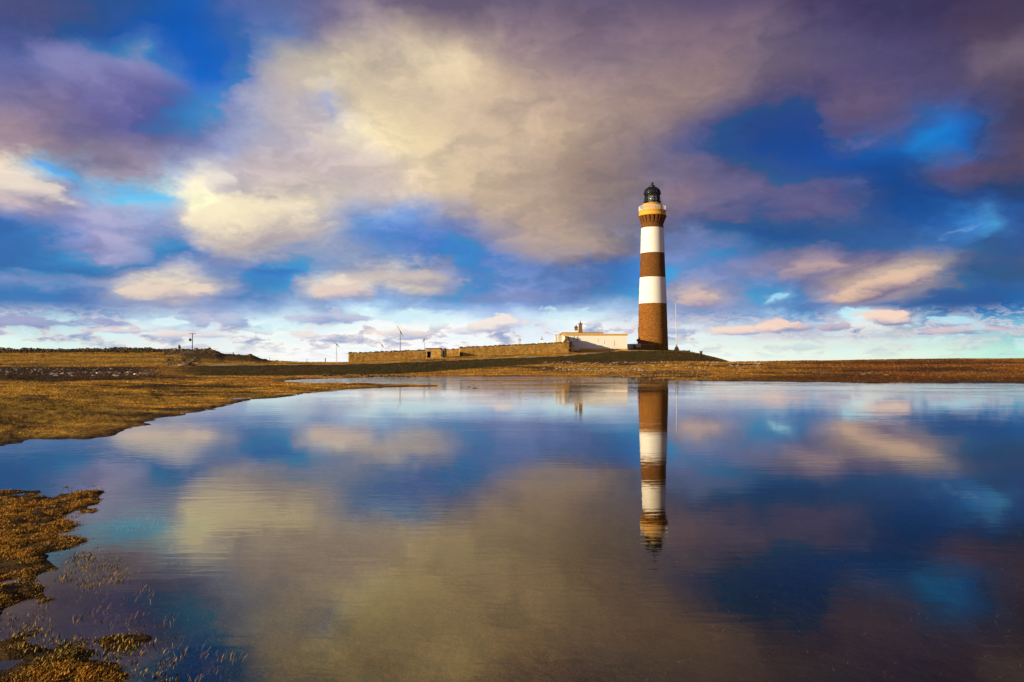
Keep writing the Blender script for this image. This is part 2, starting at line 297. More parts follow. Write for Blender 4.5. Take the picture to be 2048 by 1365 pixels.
az_m = g.m('ADD', az_w, dep); el_m = g.m('ADD', el_w, dep)
CLOUDS = [
 # gaps of clear bright sky: x, y, rx, up, down, slope, edge, amount, rough, kind, top, base
 (330, 648, 75, 16, 14, 0, .4, .85, .8, 'l', (222, 248, 252), (235, 252, 250)),
 (560, 655, 75, 20, 18, 0, .4, .85, .8, 'l', (215, 246, 252), (235, 252, 250)),
 (840, 642, 90, 26, 18, 0, .4, .9, .8, 'l', (214, 244, 253), (238, 252, 252)),
 (1120, 636, 85, 20, 16, 0, .4, .75, .9, 'l', (205, 238, 250), (232, 250, 250)),
 (1552, 600, 30, 12, 10, .3, .7, .7, 1.2, 'l', (175, 230, 250), (190, 235, 250)),
 (1720, 630, 42, 14, 17, 0, .4, .95, .8, 'l', (196, 242, 252), (228, 250, 250)),
 (1890, 640, 60, 9, 8, -.1, .4, .8, .9, 'l', (180, 232, 248), (205, 235, 245)),
 (1600, 690, 480, 16, 20, 0, .8, .6, .5, 'l', (232, 250, 238), (232, 248, 232)),
 (270, 385, 110, 34, 36, -.25, .6, .75, .6, 'm', (100, 190, 245), (120, 200, 245)),
 (120, 342, 70, 15, 16, -.3, .5, .75, .6, 'm', (85, 165, 238), (100, 180, 242)),
 (560, 545, 110, 20, 16, 0, .6, .6, .6, 'm', (45, 105, 185), (60, 125, 200)),
 (1870, 280, 60, 34, 40, .3, .9, .8, .8, 'm', (20, 125, 208), (12, 95, 185)),
 (1925, 458, 75, 9, 10, .25, .8, .7, .8, 'm', (110, 165, 222), (60, 115, 190)),
 # clouds low over the horizon
 (60, 646, 200, 15, 12, 0, .35, .85, .6, 'l', (160, 165, 205), (132, 150, 196)),
 (235, 664, 52, 10, 8, 0, .35, .75, .7, 'l', (228, 214, 218), (160, 176, 214)),
 (345, 670, 42, 13, 9, 0, .35, .8, .7, 'l', (246, 230, 220), (190, 198, 222)),
 (403, 650, 22, 22, 14, 0, .35, .85, .7, 'l', (190, 194, 220), (140, 160, 208)),
 (478, 644, 46, 20, 14, 0, .35, .85, .7, 'l', (186, 196, 224), (134, 158, 208)),
 (420, 673, 50, 8, 6, 0, .35, .7, .7, 'l', (236, 218, 214), (165, 182, 218)),
 (652, 640, 82, 22, 13, 0, .35, .85, .7, 'l', (196, 200, 224), (128, 152, 206)),
 (622, 674, 46, 11, 8, 0, .35, .8, .7, 'l', (248, 232, 222), (186, 196, 224)),
 (796, 670, 62, 18, 12, 0, .35, .85, .7, 'l', (250, 230, 216), (172, 182, 216)),
 (930, 664, 50, 13, 11, 0, .35, .7, .7, 'l', (232, 226, 230), (172, 186, 220)),
 (995, 654, 66, 24, 15, 0, .35, .9, .7, 'l', (250, 236, 226), (152, 166, 210)),
 (1350, 664, 60, 14, 11, 0, .35, .8, .7, 'l', (196, 196, 220), (132, 156, 206)),
 (1480, 664, 66, 20, 12, 0, .3, .9, .7, 'l', (252, 222, 204), (150, 158, 200)),
 (1580, 656, 60, 18, 12, 0, .3, .9, .7, 'l', (250, 216, 198), (122, 140, 190)),
 (1668, 655, 42, 16, 12, 0, .35, .85, .7, 'l', (206, 186, 198), (122, 140, 190)),
 (1780, 642, 62, 21, 20, -.1, .3, .95, .6, 'l', (252, 218, 198), (108, 130, 184)),
 (1930, 664, 80, 10, 8, 0, .35, .8, .7, 'l', (218, 192, 200), (104, 130, 184)),
 # the rows above them
 (330, 590, 125, 28, 20, 0, .35, .9, .5, 'l', (236, 214, 196), (158, 156, 188)),
 (690, 588, 76, 24, 18, 0, .35, .9, .5, 'l', (232, 208, 196), (146, 150, 190)),
 (820, 562, 130, 22, 22, 0, .5, .75, .5, 'l', (202, 188, 184), (128, 134, 174)),
 (1000, 600, 190, 18, 16, 0, .6, .6, .6, 'l', (118, 134, 184), (96, 124, 186)),
 (1400, 602, 56, 22, 22, 0, .4, .85, .5, 'l', (220, 190, 178), (142, 138, 176)),
 (1600, 615, 80, 22, 20, 0, .5, .75, .6, 'l', (84, 124, 186), (78, 112, 176)),
 (1620, 548, 95, 24, 26, .1, .4, .8, .5, 'm', (186, 156, 154), (112, 108, 150)),
 (1765, 582, 130, 34, 26, .22, .32, .95, .5, 'm', (226, 190, 166), (112, 104, 142)),
 (1930, 600, 130, 34, 28, 0, .6, .75, .5, 'm', (40, 84, 150), (22, 84, 152)),
 # larger clouds higher up
 (60, 378, 115, 24, 34, -.18, .35, .85, .5, 'm', (232, 218, 204), (132, 130, 170)),
 (250, 160, 200, 72, 180, -.12, .35, .72, .55, 'm', (140, 136, 188), (92, 86, 150)),
 (200, 446, 140, 26, 26, -.15, .5, .6, .6, 'm', (172, 172, 210), (108, 126, 182)),
 (440, 362, 38, 20, 30, .1, .35, .7, .9, 'm', (238, 226, 214), (190, 178, 186)),
 (500, 452, 176, 70, 72, .05, .28, .85, .5, 'm', (248, 232, 200), (178, 164, 168)),
]
for (x, y, rx, up, dn, sl, ed, am, ro, kd, tp_, bs) in CLOUDS:
    gn = g.new('ShaderNodeGroup'); gn.node_tree = gt
    a0 = math.atan((x - 1024) / F); e0 = math.atan((724.5 - y) / F * math.cos(a0))
    kx = F / math.cos(a0) ** 2; ky = F / math.cos(a0)
    vals = dict(a0=a0, e0=e0, irx=kx / rx, iup=ky / up, idn=ky / dn, slope=sl, edge=ed, amount=am, rough=ro * (1.7 if kd == 'l' else 1.25))
    for k_, v_ in vals.items(): gn.inputs[k_].default_value = v_
    gn.inputs['top'].default_value = c4(lin(tp_)); gn.inputs['base'].default_value = c4(lin(bs))
    g.put(gn.inputs['under'], cloudy); g.put(gn.inputs['az'], az_m if kd == 'm' else az_l); g.put(gn.inputs['el'], el_m if kd == 'm' else el_l)
    g.put(gn.inputs['n'], midn if kd == 'm' else lown)
    cloudy = gn.outputs[0]
relg = g.m('MULTIPLY', g.m('MULTIPLY', rel, 0.22), up_)
relg = g.m('ADD', 1.0, g.m('MINIMUM', g.m('MAXIMUM', relg, -0.3), 0.4))
cloudy = g.mul(cloudy, g.combc(relg, relg, g.m('ADD', 0.35, g.m('MULTIPLY', relg, 0.65))))
sky = g.new('ShaderNodeTexSky')
sky.sky_type = 'NISHITA'; sky.sun_disc = False
sky.sun_elevation = SUN_EL
sky.sun_rotation = math.atan2(SUN[0], SUN[1])
clear = g.mul(sky.outputs[0], (0.8, 0.9, 1.2, 1))
col = g.mul(cloudy, (10.0, 10.0, 10.0, 1))
col = g.mix(0.04, col, clear)
bg = g.new('ShaderNodeBackground')
bg.inputs['Strength'].default_value = 0.0732
NT.links.new(col, bg.inputs['Color'])
wo = g.new('ShaderNodeOutputWorld')
NT.links.new(bg.outputs[0], wo.inputs['Surface'])
world.cycles.sampling_method = 'MANUAL'
world.cycles.sample_map_resolution = 512

# ------------------------------------------------------------------ generic mesh helpers
def tag(o, label=None, cat=None, group=None, kind=None):
    if label: o['label'] = label
    if cat: o['category'] = cat
    if group: o['group'] = group
    if kind: o['kind'] = kind
    return o
def link(o, parent=None):
    COL.objects.link(o)
    if parent is not None: o.parent = parent
    return o
def empty(name, loc, label, cat, group=None, rz=0.0):
    o = bpy.data.objects.new(name, None)
    o.empty_display_size = 0.3
    o.location = loc; o.rotation_euler = (0, 0, rz)
    link(o); tag(o, label, cat, group)
    return o
def np_mesh(name, verts, faces, mat, k=3, smooth=False, colors=None):
    """fast mesh from numpy arrays; faces all have k corners"""
    me = bpy.data.meshes.new(name)
    verts = np.asarray(verts, dtype=np.float32); faces = np.asarray(faces, dtype=np.int32)
    me.vertices.add(len(verts)); me.vertices.foreach_set('co', verts.ravel())
    me.loops.add(faces.size); me.loops.foreach_set('vertex_index', faces.ravel())
    me.polygons.add(len(faces))
    me.polygons.foreach_set('loop_start', np.arange(0, faces.size, k, dtype=np.int32))
    me.polygons.foreach_set('loop_total', np.full(len(faces), k, dtype=np.int32))
    if smooth: me.polygons.foreach_set('use_smooth', np.ones(len(faces), dtype=bool))
    me.update(calc_edges=True)
    if colors is not None:
        at = me.color_attributes.new('Col', 'FLOAT_COLOR', 'POINT')
        cc = np.ones((len(verts), 4), dtype=np.float32); cc[:, :3] = colors
        at.data.foreach_set('color', cc.ravel())
    if mat: me.materials.append(mat)
    return me
class MB:
    """collects shapes into one mesh"""
    def __init__(s): s.v = []; s.f = []; s.sm = []
    def add(s, vs, fs, smooth=False):
        b = len(s.v); s.v += [tuple(q) for q in vs]
        s.f += [tuple(b + i for i in f) for f in fs]; s.sm += [smooth] * len(fs)
    def box(s, x0, y0, z0, x1, y1, z1, j=0.0):
        vs = [(x, y, z) for z in (z0, z1) for y in (y0, y1) for x in (x0, x1)]
        if j: vs = [tuple(c + random.uniform(-j, j) for c in q) for q in vs]
        s.add(vs, [(0, 2, 3, 1), (4, 5, 7, 6), (0, 1, 5, 4), (2, 6, 7, 3), (0, 4, 6, 2), (1, 3, 7, 5)])
    def obox(s, c, ax, ay, az, hx, hy, hz, j=0.0):
        c, ax, ay, az = map(np.array, (c, ax, ay, az))
        vs = []
        for k in (-1, 1):
            for b in (-1, 1):
                for a in (-1, 1):
                    p = c + ax * hx * a + ay * hy * b + az * hz * k
                    if j: p = p + np.array([random.uniform(-j, j) for _ in range(3)])
                    vs.append(tuple(p))
        s.add(vs, [(0, 2, 3, 1), (4, 5, 7, 6), (0, 1, 5, 4), (2, 6, 7, 3), (0, 4, 6, 2), (1, 3, 7, 5)])
    def tube(s, p0, p1, r0, r1=None, n=8, smooth=True, caps=True):
        r1 = r0 if r1 is None else r1
        p0 = np.array(p0, float); p1 = np.array(p1, float)
        d = p1 - p0; d /= max(np.linalg.norm(d), 1e-9)
        a = np.cross(d, (0, 0, 1.0) if abs(d[2]) < 0.9 else (1.0, 0, 0)); a /= np.linalg.norm(a); b = np.cross(d, a)
        vs = []
        for p, r in ((p0, r0), (p1, r1)):
            for i in range(n):
                t = 2 * math.pi * i / n
                vs.append(tuple(p + a * r * math.cos(t) + b * r * math.sin(t)))
        s.add(vs, [(i, (i + 1) % n, n + (i + 1) % n, n + i) for i in range(n)], smooth)
        if caps: s.add([vs[i] for i in range(n)], [tuple(range(n - 1, -1, -1))]); s.add([vs[n + i] for i in range(n)], [tuple(range(n))])
    def lathe(s, prof, n=48, cx=0.0, cy=0.0, smooth=True, cap=True):
        """prof: (radius, z) from bottom to top"""
        vs = []
        for r, z in prof:
            for i in range(n):
                t = 2 * math.pi * i / n
                vs.append((cx + r * math.cos(t), cy + r * math.sin(t), z))
        fs = []
        for k in range(len(prof) - 1):
            for i in range(n):
                j = (i + 1) % n
                fs.append((k * n + i, k * n + j, (k + 1) * n + j, (k + 1) * n + i))
        s.add(vs, fs, smooth)
        if cap:
            if prof[0][0] > 1e-3: s.add(vs[:n], [tuple(range(n - 1, -1, -1))])
            if prof[-1][0] > 1e-3: s.add(vs[-n:], [tuple(range(n))])
    def rock(s, c, sx, sy, sz, rough=0.25, rz=None, sub=1):
        vs, fs = ICO[sub]
        q = vs.copy()
        ph = RNG.uniform(0, 6.28, 6)
        d = 1 + rough * (np.sin(q[:, 0] * 2.6 + ph[0]) * np.sin(q[:, 1] * 2.9 + ph[1]) + 0.6 * np.sin(q[:, 2] * 4.1 + ph[2] + q[:, 0] * 2) + RNG.uniform(-.5, .5, len(q)))
        q = q * d[:, None] * np.array([sx, sy, sz])
        a = RNG.uniform(0, 6.28) if rz is None else rz
        tl = RNG.normal(0, 0.15, 2)
        x = q[:, 0] * math.cos(a) - q[:, 1] * math.sin(a); y = q[:, 0] * math.sin(a) + q[:, 1] * math.cos(a)
        z = q[:, 2] + x * tl[0] + y * tl[1]
        s.add(np.stack([x + c[0], y + c[1], z + c[2]], 1), fs)
    def build(s, name, mat, parent=None, bevel=0.0):
        me = bpy.data.meshes.new(name)
        me.from_pydata(s.v, [], s.f); me.update()
        me.polygons.foreach_set('use_smooth', np.array(s.sm, dtype=bool))
        me.materials.append(mat)
        o = bpy.data.objects.new(name, me); link(o, parent)
        if bevel:
            m = o.modifiers.new('b', 'BEVEL'); m.width = bevel; m.segments = 1; m.limit_method = 'ANGLE'
        return o
def _ico(sub):
    import bmesh
    bm = bmesh.new(); bmesh.ops.create_icosphere(bm, subdivisions=sub, radius=1.0)
    vs = np.array([v.co[:] for v in bm.verts]); bm.verts.index_update()
    fs = [tuple(v.index for v in f.verts) for f in bm.faces]; bm.free()
    return vs, fs
ICO = {1: _ico(1), 2: _ico(2), 3: _ico(3)}

# ------------------------------------------------------------------ photo bearings -> ground coordinates
CT, ST = math.cos(PITCH), math.sin(PITCH)
def P(x, y, d):
    """world point seen at photo pixel (x, y) and lying d metres ahead of the eye"""
    cx = (x - 1024.0) / F; cy = (682.5 - y) / F
    fw = CT - cy * ST; up = ST + cy * CT
    return np.array([cx / fw * d, d, EYE + d * up / fw])
def Zof(y, d): return P(1024, y, d)[2]
def onwater(x, y):
    cy = (682.5 - y) / F
    d = -EYE * (CT - cy * ST) / (ST + cy * CT)
    p = P(x, y, d); return (p[0], p[1])

# numpy value noise
_T = RNG.uniform(-1, 1, (256, 256))
def vn(x, y, s=1.0, seed=0):
    x = np.asarray(x) / s + 17.3 * seed; y = np.asarray(y) / s + 9.7 * seed
    xi = np.floor(x).astype(int); yi = np.floor(y).astype(int)
    fx = x - xi; fy = y - yi; fx = fx * fx * (3 - 2 * fx); fy = fy * fy * (3 - 2 * fy)
    a = _T[xi & 255, yi & 255]; b = _T[(xi + 1) & 255, yi & 255]; c = _T[xi & 255, (yi + 1) & 255]; d = _T[(xi + 1) & 255, (yi + 1) & 255]
    return (a * (1 - fx) + b * fx) * (1 - fy) + (c * (1 - fx) + d * fx) * fy
def fb(x, y, s, seed=0, o=4):
    r = 0; a = 1.0; t = 0
    for k in range(o):
        r = r + a * vn(x, y, s / 2 ** k, seed + k * 3); t += a; a *= 0.5
    return r / t

# ------------------------------------------------------------------ lake outline
shore = [(-650, 906), (-300, 900), (0, 893), (37, 886), (61, 880), (117, 880), (146, 878), (178, 880), (212, 873.5), (244, 865), (281, 849), (317, 834), (366, 831),
         (415, 820), (464, 809), (500, 802), (518, 799), (567, 795), (603, 787), (690, 781), (734, 777), (800, 774.5), (875, 772.6), (880, 771.6),
         (850, 770.6), (793, 769.4), (723, 768.3), (660, 767.5), (617, 766.6), (570, 765), (560, 762), (590, 760), (617, 758.6), (664, 757.6), (700, 756.4), (780, 753.6),
         (900, 753), (1000, 753), (1195, 753), (1220, 754), (1244, 755.4), (1276, 758), (1333, 761), (1400, 761.8), (1500, 762.8), (1563, 763.6), (1706, 765.5),
         (1771, 767), (1869, 766.5), (1983, 765.5), (2048, 767), (2300, 769), (2700, 772)]
LAKE = [onwater(x, y) for x, y in shore] + [(75, 30), (50, 2), (22, -5), (2, -3.2), (-4, -2.2), (-9, -1.5), (-13, 2), (-15, 7)]
isl_px = [
 [(-700, 992), (-200, 990), (0, 994), (37, 990), (45, 992), (110, 995), (128, 988), (145, 983.5), (170, 982.6), (192, 985), (205, 994), (228, 998.5), (240, 1005), (222, 1022),
  (200, 1040), (190, 1054), (170, 1062), (154, 1067), (160, 1080), (158, 1092), (140, 1105), (120, 1118), (108, 1135), (95, 1153), (80, 1175), (62, 1191), (40, 1215), (30, 1226), (0, 1249), (-60, 1270), (-700, 1275)],
 [(-400, 985), (-100, 981), (0, 982), (40, 981), (74, 983), (60, 989), (0, 991), (-400, 994)],
 [(226, 1014), (250, 1011), (283, 1006), (276, 1013), (240, 1019)],
 [(118, 974), (140, 971), (158, 974), (150, 979), (122, 979)],
 [(0, 1306), (30, 1280), (60, 1262), (82, 1240), (90, 1246), (66, 1275), (40, 1300), (8, 1314)],
 [(-400, 1330), (-60, 1325), (0, 1345), (60, 1330), (120, 1318), (150, 1312), (190, 1318), (225, 1306), (262, 1322), (300, 1340), (318, 1362), (330, 1420), (330, 1600), (-500, 1600)],
 [(232, 1292), (246, 1278), (262, 1276), (284, 1284), (262, 1292), (240, 1300)],
]
ISL = [[onwater(x, y) for x, y in q] for q in isl_px]
def poly_sd(poly, X, Y):
    """signed distance, positive inside"""
    px = np.array([p[0] for p in poly]); py = np.array([p[1] for p in poly])
    best = np.full(X.shape, 1e18); ins = np.zeros(X.shape, bool)
    n = len(poly)
    for i in range(n):
        ax, ay = px[i], py[i]; bx, by = px[(i + 1) % n], py[(i + 1) % n]
        ex, ey = bx - ax, by - ay
        t = np.clip(((X - ax) * ex + (Y - ay) * ey) / (ex * ex + ey * ey + 1e-12), 0, 1)
        best = np.minimum(best, (X - ax - t * ex) ** 2 + (Y - ay - t * ey) ** 2)
        if ay != by:
            c = ((ay > Y) != (by > Y)) & (X < (bx - ax) * (Y - ay) / (by - ay) + ax)
            ins ^= c
    return np.sqrt(best) * np.where(ins, 1, -1)

# profile lines across the land: photo x -> (photo y, distance)
LINES = [
 # a few metres behind the far shore
 "-200:800,24 0:800,26 300:790,34 450:772,52 560:758.0,74.5 640:756.5,77 700:755,80 780:752,87 900:751.2,89 1000:750.5,90 1195:750.6,90 1260:754,80 1333:758.2,69 1500:760.6,65.5 1706:763.2,63 1869:764,62.5 2048:764.5,62 2300:765,62",
 # foot of the bank / middle of the slope
 "-200:764,48 0:764,48 160:763,50 300:762,52 400:756,70 500:755,74 600:755.2,77.5 700:753.5,82 800:751,88 900:745,95 1000:741,104 1100:739,112 1240:738,110 1350:741,100 1500:743,92 1706:745,88 1869:746,88 2048:747,86 2300:748,86",
 "-200:738,100 0:738,100 160:739,98 270:743,90 330:748,84 400:753,79 500:754,80 620:753.3,83 700:752,86 800:750,91 880:744,102 1000:735,118 1100:728,132 1180:725.6,138 1240:724.8,140 1350:723.4,140 1460:724.4,148 1600:722.4,150 1750:720.4,155 1900:718.5,160 2048:718,160 2300:718,160",
 # top of the bank, where the track runs
 "-200:732,115 0:732,115 200:732.5,115 320:733.5,112 440:732,115 560:730.4,118 700:730,122 800:727,132 900:722.5,146 1000:718,158 1120:714,165 1200:706.6,178 1240:702.8,184 1300:702.2,187 1350:704.5,187 1400:709,184 1440:718,178 1462:724.8,170 1600:723.6,180 1750:722,190 1900:720,195 2048:719,195 2300:719,195",
 # foot of the walls and houses
 "-200:706.5,200 0:706.5,200 250:706,200 340:706,197 385:703,193 430:704,193 445:709,192 480:711,192 505:713,192 520:718,192 535:722,190 600:725.0,185 650:725.3,180 697:725.6,164 880:715.6,168 921:712.6,171 1000:710,175 1138:703,179 1160:699.2,188 1255:699.6,190 1300:700.2,198 1336:700.2,201 1375:702.5,203 1405:709,204 1440:718.5,204 1462:725.5,204 1600:725,220 1900:722,230 2048:722,230 2300:722,230",
]
def parse_line(s):
    xs, zs, ds = [], [], []
    for t in s.split():
        x, q = t.split(':'); y, d = q.split(',')
        xs.append(float(x)); ds.append(float(d)); zs.append(Zof(float(y), float(d)))
    return xs, zs, ds
LN = [parse_line(s) for s in LINES]
def farz(X, Y):
    az = np.arctan2(X, np.maximum(Y, 1e-6)); az = np.where(Y <= 0, np.sign(X) * 1.57, az)
    px = np.clip(1024 + F * np.tan(np.clip(az, -0.65, 0.65)), -200, 2300)
    dd = np.where(np.abs(az) < 0.6, Y, np.hypot(X, Y) * math.cos(0.6))
    ds = [np.interp(px, l[0], l[2]) for l in LN]; zs = [np.maximum(np.interp(px, l[0], l[1]), 0.03) for l in LN]
    z0d = np.interp(px, [-200, 0, 300, 450, 560, 900, 2300], [12, 14, 26, 44, 72, 84, 58])
    ds = [np.minimum(z0d, ds[0] - 1)] + ds + [ds[-1] + 18, ds[-1] + 90, ds[-1] + 210]
    zs = [np.zeros_like(px)] + zs + [zs[-1] * 0.98, zs[-1] * 0.3 - 0.3, np.full_like(px, -3.0)]
    z = np.zeros_like(px)
    for k in range(len(ds) - 1):
        t = (dd - ds[k]) / np.maximum(ds[k + 1] - ds[k], 0.3)
        m = (t >= 0) & (t < 1)
        z = np.where(m, zs[k] + (zs[k + 1] - zs[k]) * t, z)
    z = np.where(dd >= ds[-1], -3.0, z)
    return z, px, dd, ds
def Hfull(X, Y):
    X = np.asarray(X, float); Y = np.asarray(Y, float)
    sd = -poly_sd(LAKE, X, Y)
    r = np.hypot(X, Y)
    for q in ISL:
        s = poly_sd(q, X, Y)
        sd = np.maximum(sd, s)
    amp = np.clip(r / 60.0, 0.03, 0.35)
    sd = sd + amp * fb(X, Y, 0.8, 3, 4) * 1.2 + np.clip(r / 60, 0, .6) * fb(X, Y * 1.5, 3.0, 14, 3) * (r > 11) + (0.30 * fb(X, Y, 0.5, 8, 5) + .10 * fb(X, Y, .12, 4, 3)) * (r < 12)
    z, px, dd, ds = farz(X, Y)
    land = np.clip(sd, 0, None); wet = np.clip(-sd, 0, None)
    S = np.clip(r / 300.0, 0.012, 0.045) * (1 - np.exp(-land / 0.5)) - 0.28 * (1 - np.exp(-wet / 6.0)) - 0.012 * (1 - np.exp(-wet / 0.2))
    n = fb(X, Y, 14.0, 1, 4) * np.clip((dd - 20) / 80, 0, 1) * 0.10 + fb(X, Y * 1.6, 1.8, 5, 5) * np.clip(dd / 30, 0, 1) * 0.12
    near = fb(X, Y, 0.22, 6, 3) * 0.022 + fb(X, Y, 1.2, 12, 3) * 0.016
    lm = np.clip(land / 1.0, 0, 1)
    z = z * np.clip(sd / 1.0, 0, 1) + S + n * lm + near * np.clip(sd / 0.4 + 0.5, 0.3, 1)
    return z, sd, px, dd, ds
def H(x, y): return float(Hfull(np.array([float(x)]), np.array([float(y)]))[0][0])

# ------------------------------------------------------------------ materials
def mat(name, base, rough=0.85, metal=0.0, var=0.0, vscale=3.0, bump=0.0, bscale=20.0, spec=0.3, attr=None, base2=None, dirt=None, coords='Object', disp=0.02, stretch=(1, 1, 1)):
    m = bpy.data.materials.new(name); m.use_nodes = True
    nt = m.node_tree; b = nt.nodes['Principled BSDF']; q = G(nt)
    b.inputs['Roughness'].default_value = rough; b.inputs['Metallic'].default_value = metal
    b.inputs['Specular IOR Level'].default_value = spec
    t = q.new('ShaderNodeTexCoord').outputs[coords]
    if stretch != (1, 1, 1): t = q.v('MULTIPLY', t, stretch)
    if attr:
        a = q.new('ShaderNodeVertexColor'); a.layer_name = attr; c = a.outputs['Color']
    else:
        c = c4(base)
    if base2 is not None:
        n = q.noise(t, vscale, 5, 0.6).outputs[0]
        c = q.mix(q.rng(n, 0.38, 0.62, 0, 1), c, c4(base2))
    if dirt is not None:
        n = q.noise(t, vscale * 0.6, 7, 0.65, 0.4).outputs[0]
        c = q.mix(q.rng(n, 0.52, 0.72, 0, 0.7), c, c4(dirt))
    if var:
        n = q.noise(t, vscale * 2.3, 6, 0.65).outputs[0]
        k = q.rng(n, 0.25, 0.75, 1 - var, 1 + var)
        c = q.v('MULTIPLY', c, q.comb(k, k, k))
    q.put(b.inputs['Base Color'], c)
    if bump:
        n = q.noise(t, bscale, 6, 0.65).outputs[0]
        bn = q.new('ShaderNodeBump'); bn.inputs['Strength'].default_value = bump; bn.inputs['Distance'].default_value = disp
        q.put(bn.inputs['Height'], n); q.put(b.inputs['Normal'], bn.outputs[0])
    return m

M = {}
M['ground'] = mat('ground', (0, 0, 0), 0.95, attr='Col', var=0.5, vscale=1.4, bump=1.0, bscale=3.0, disp=0.25, spec=0.1, coords='Object')
M['blade'] = mat('grass_blade', (0, 0, 0), 0.7, attr='Col', spec=0.15)
M['blade'].node_tree.nodes['Principled BSDF'].inputs['Subsurface Weight'].default_value = 0.0
M['stone'] = mat('field_stone', (0.15, 0.10, 0.055), 0.9, var=0.5, vscale=1.1, bump=0.6, bscale=8, disp=0.05, base2=(0.09, 0.055, 0.03))
M['palestone'] = mat('pale_stone', (0.42, 0.34, 0.26), 0.85, var=0.3, vscale=2, bump=0.5, bscale=8, disp=0.03, base2=(0.28, 0.21, 0.14))
M['darkstone'] = mat('dark_stone', (0.075, 0.052, 0.03), 0.9, var=0.5, vscale=1.0, bump=0.6, bscale=6, disp=0.06, base2=(0.16, 0.105, 0.05))
M['wallstone'] = mat('wall_stone', (0.66, 0.40, 0.10), 0.9, var=0.45, vscale=1.2, bump=0.6, bscale=7, disp=0.05, base2=(0.44, 0.25, 0.06))
M['wallcore'] = mat('wall_core', (0.26, 0.14, 0.04), 0.95, var=0.3, vscale=2)
M['white'] = mat('white_paint', (0.86, 0.83, 0.77), 0.6, var=0.05, vscale=0.6, bump=0.25, bscale=2.2, disp=0.02, dirt=(0.76, 0.71, 0.62))
M['whitetower'] = mat('tower_white_paint', (0.82, 0.79, 0.74), 0.55, var=0.04, vscale=0.5, bump=0.3, bscale=3.0, disp=0.02)
M['ochre'] = mat('ochre_paint', (0.72, 0.36, 0.045), 0.6, var=0.12, vscale=1.0, bump=0.2, bscale=4)
M['ochre2'] = mat('ochre_stone_paint', (0.60, 0.36, 0.08), 0.7, var=0.2, vscale=1.5)
M['black'] = mat('black_iron', (0.012, 0.012, 0.012), 0.35, spec=0.5)
M['chim'] = mat('chimney_brick', (0.22, 0.11, 0.035), 0.9, var=0.35, vscale=3, bump=0.5, bscale=10)
M['dark'] = mat('dark_void', (0.012, 0.009, 0.006), 0.9)
M['grey'] = mat('grey_metal', (0.25, 0.26, 0.28), 0.5, metal=0.3)
M['wood'] = mat('weathered_wood', (0.09, 0.06, 0.035), 0.85, var=0.3, vscale=6)
M['wmetal'] = mat('white_metal', (0.72, 0.71, 0.70), 0.4)
M['turb'] = mat('turbine_grey_paint', (0.32, 0.30, 0.29), 0.5)
M['green'] = mat('transformer_green', (0.02, 0.05, 0.03), 0.5)
M['sand'] = mat('track_sand', (0.50, 0.36, 0.19), 0.95, var=0.25, vscale=1.0)
M['roofslab'] = mat('roof_slab', (0.13, 0.10, 0.08), 0.9, var=0.4, vscale=1.5)
M['render'] = mat('pale_render', (0.62, 0.60, 0.56), 0.8, var=0.1, vscale=1)
M['pane'] = mat('window_pane', (0.05, 0.07, 0.09), 0.08, spec=0.8)

def brick_mat(name, c1, c2, mortar):
    m = bpy.data.materials.new(name); m.use_nodes = True
    nt = m.node_tree; b = nt.nodes['Principled BSDF']; q = G(nt)
    t = q.new('ShaderNodeTexCoord').outputs['Object']
    x, y, z = q.sep(t)
    ang = q.m('ARCTAN2', y, x)
    vec = q.comb(q.m('MULTIPLY', ang, 3.3), z, 0.0)
    br = q.new('ShaderNodeTexBrick')
    q.put(br.inputs['Vector'], vec)
    br.inputs['Scale'].default_value = 1.0
    br.inputs['Brick Width'].default_value = 0.46; br.inputs['Row Height'].default_value = 0.19
    br.inputs['Mortar Size'].default_value = 0.012; br.inputs['Mortar Smooth'].default_value = 0.3
    br.inputs['Color1'].default_value = c4(c1); br.inputs['Color2'].default_value = c4(c2); br.inputs['Mortar'].default_value = c4(mortar)
    br.inputs['Bias'].default_value = 0.0
    n = q.noise(vec, 3.0, 5, 0.6).outputs[0]; n2 = q.noise(q.v('MULTIPLY', vec, (1, 4, 1)), 1.1, 5, 0.7).outputs[0]
    k = q.m('MULTIPLY', q.rng(n, 0.3, 0.7, 0.68, 1.3), q.rng(n2, 0.3, 0.7, 0.8, 1.2))
    q.put(b.inputs['Base Color'], q.v('MULTIPLY', br.outputs[0], q.comb(k, k, k)))
    b.inputs['Roughness'].default_value = 0.9; b.inputs['Specular IOR Level'].default_value = 0.2
    bn = q.new('ShaderNodeBump'); bn.inputs['Strength'].default_value = 1.0; bn.inputs['Distance'].default_value = 0.07
    q.put(bn.inputs['Height'], q.m('ADD', q.m('SUBTRACT', q.m('MULTIPLY', n, 0.8), br.outputs['Fac']), q.m('MULTIPLY', n2, 0.6)))
    q.put(b.inputs['Normal'], bn.outputs[0])
    return m
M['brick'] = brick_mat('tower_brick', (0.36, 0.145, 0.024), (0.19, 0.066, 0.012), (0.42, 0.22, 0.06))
M['brickd'] = brick_mat('tower_brick_upper', (0.24, 0.095, 0.02), (0.16, 0.06, 0.014), (0.22, 0.11, 0.035))

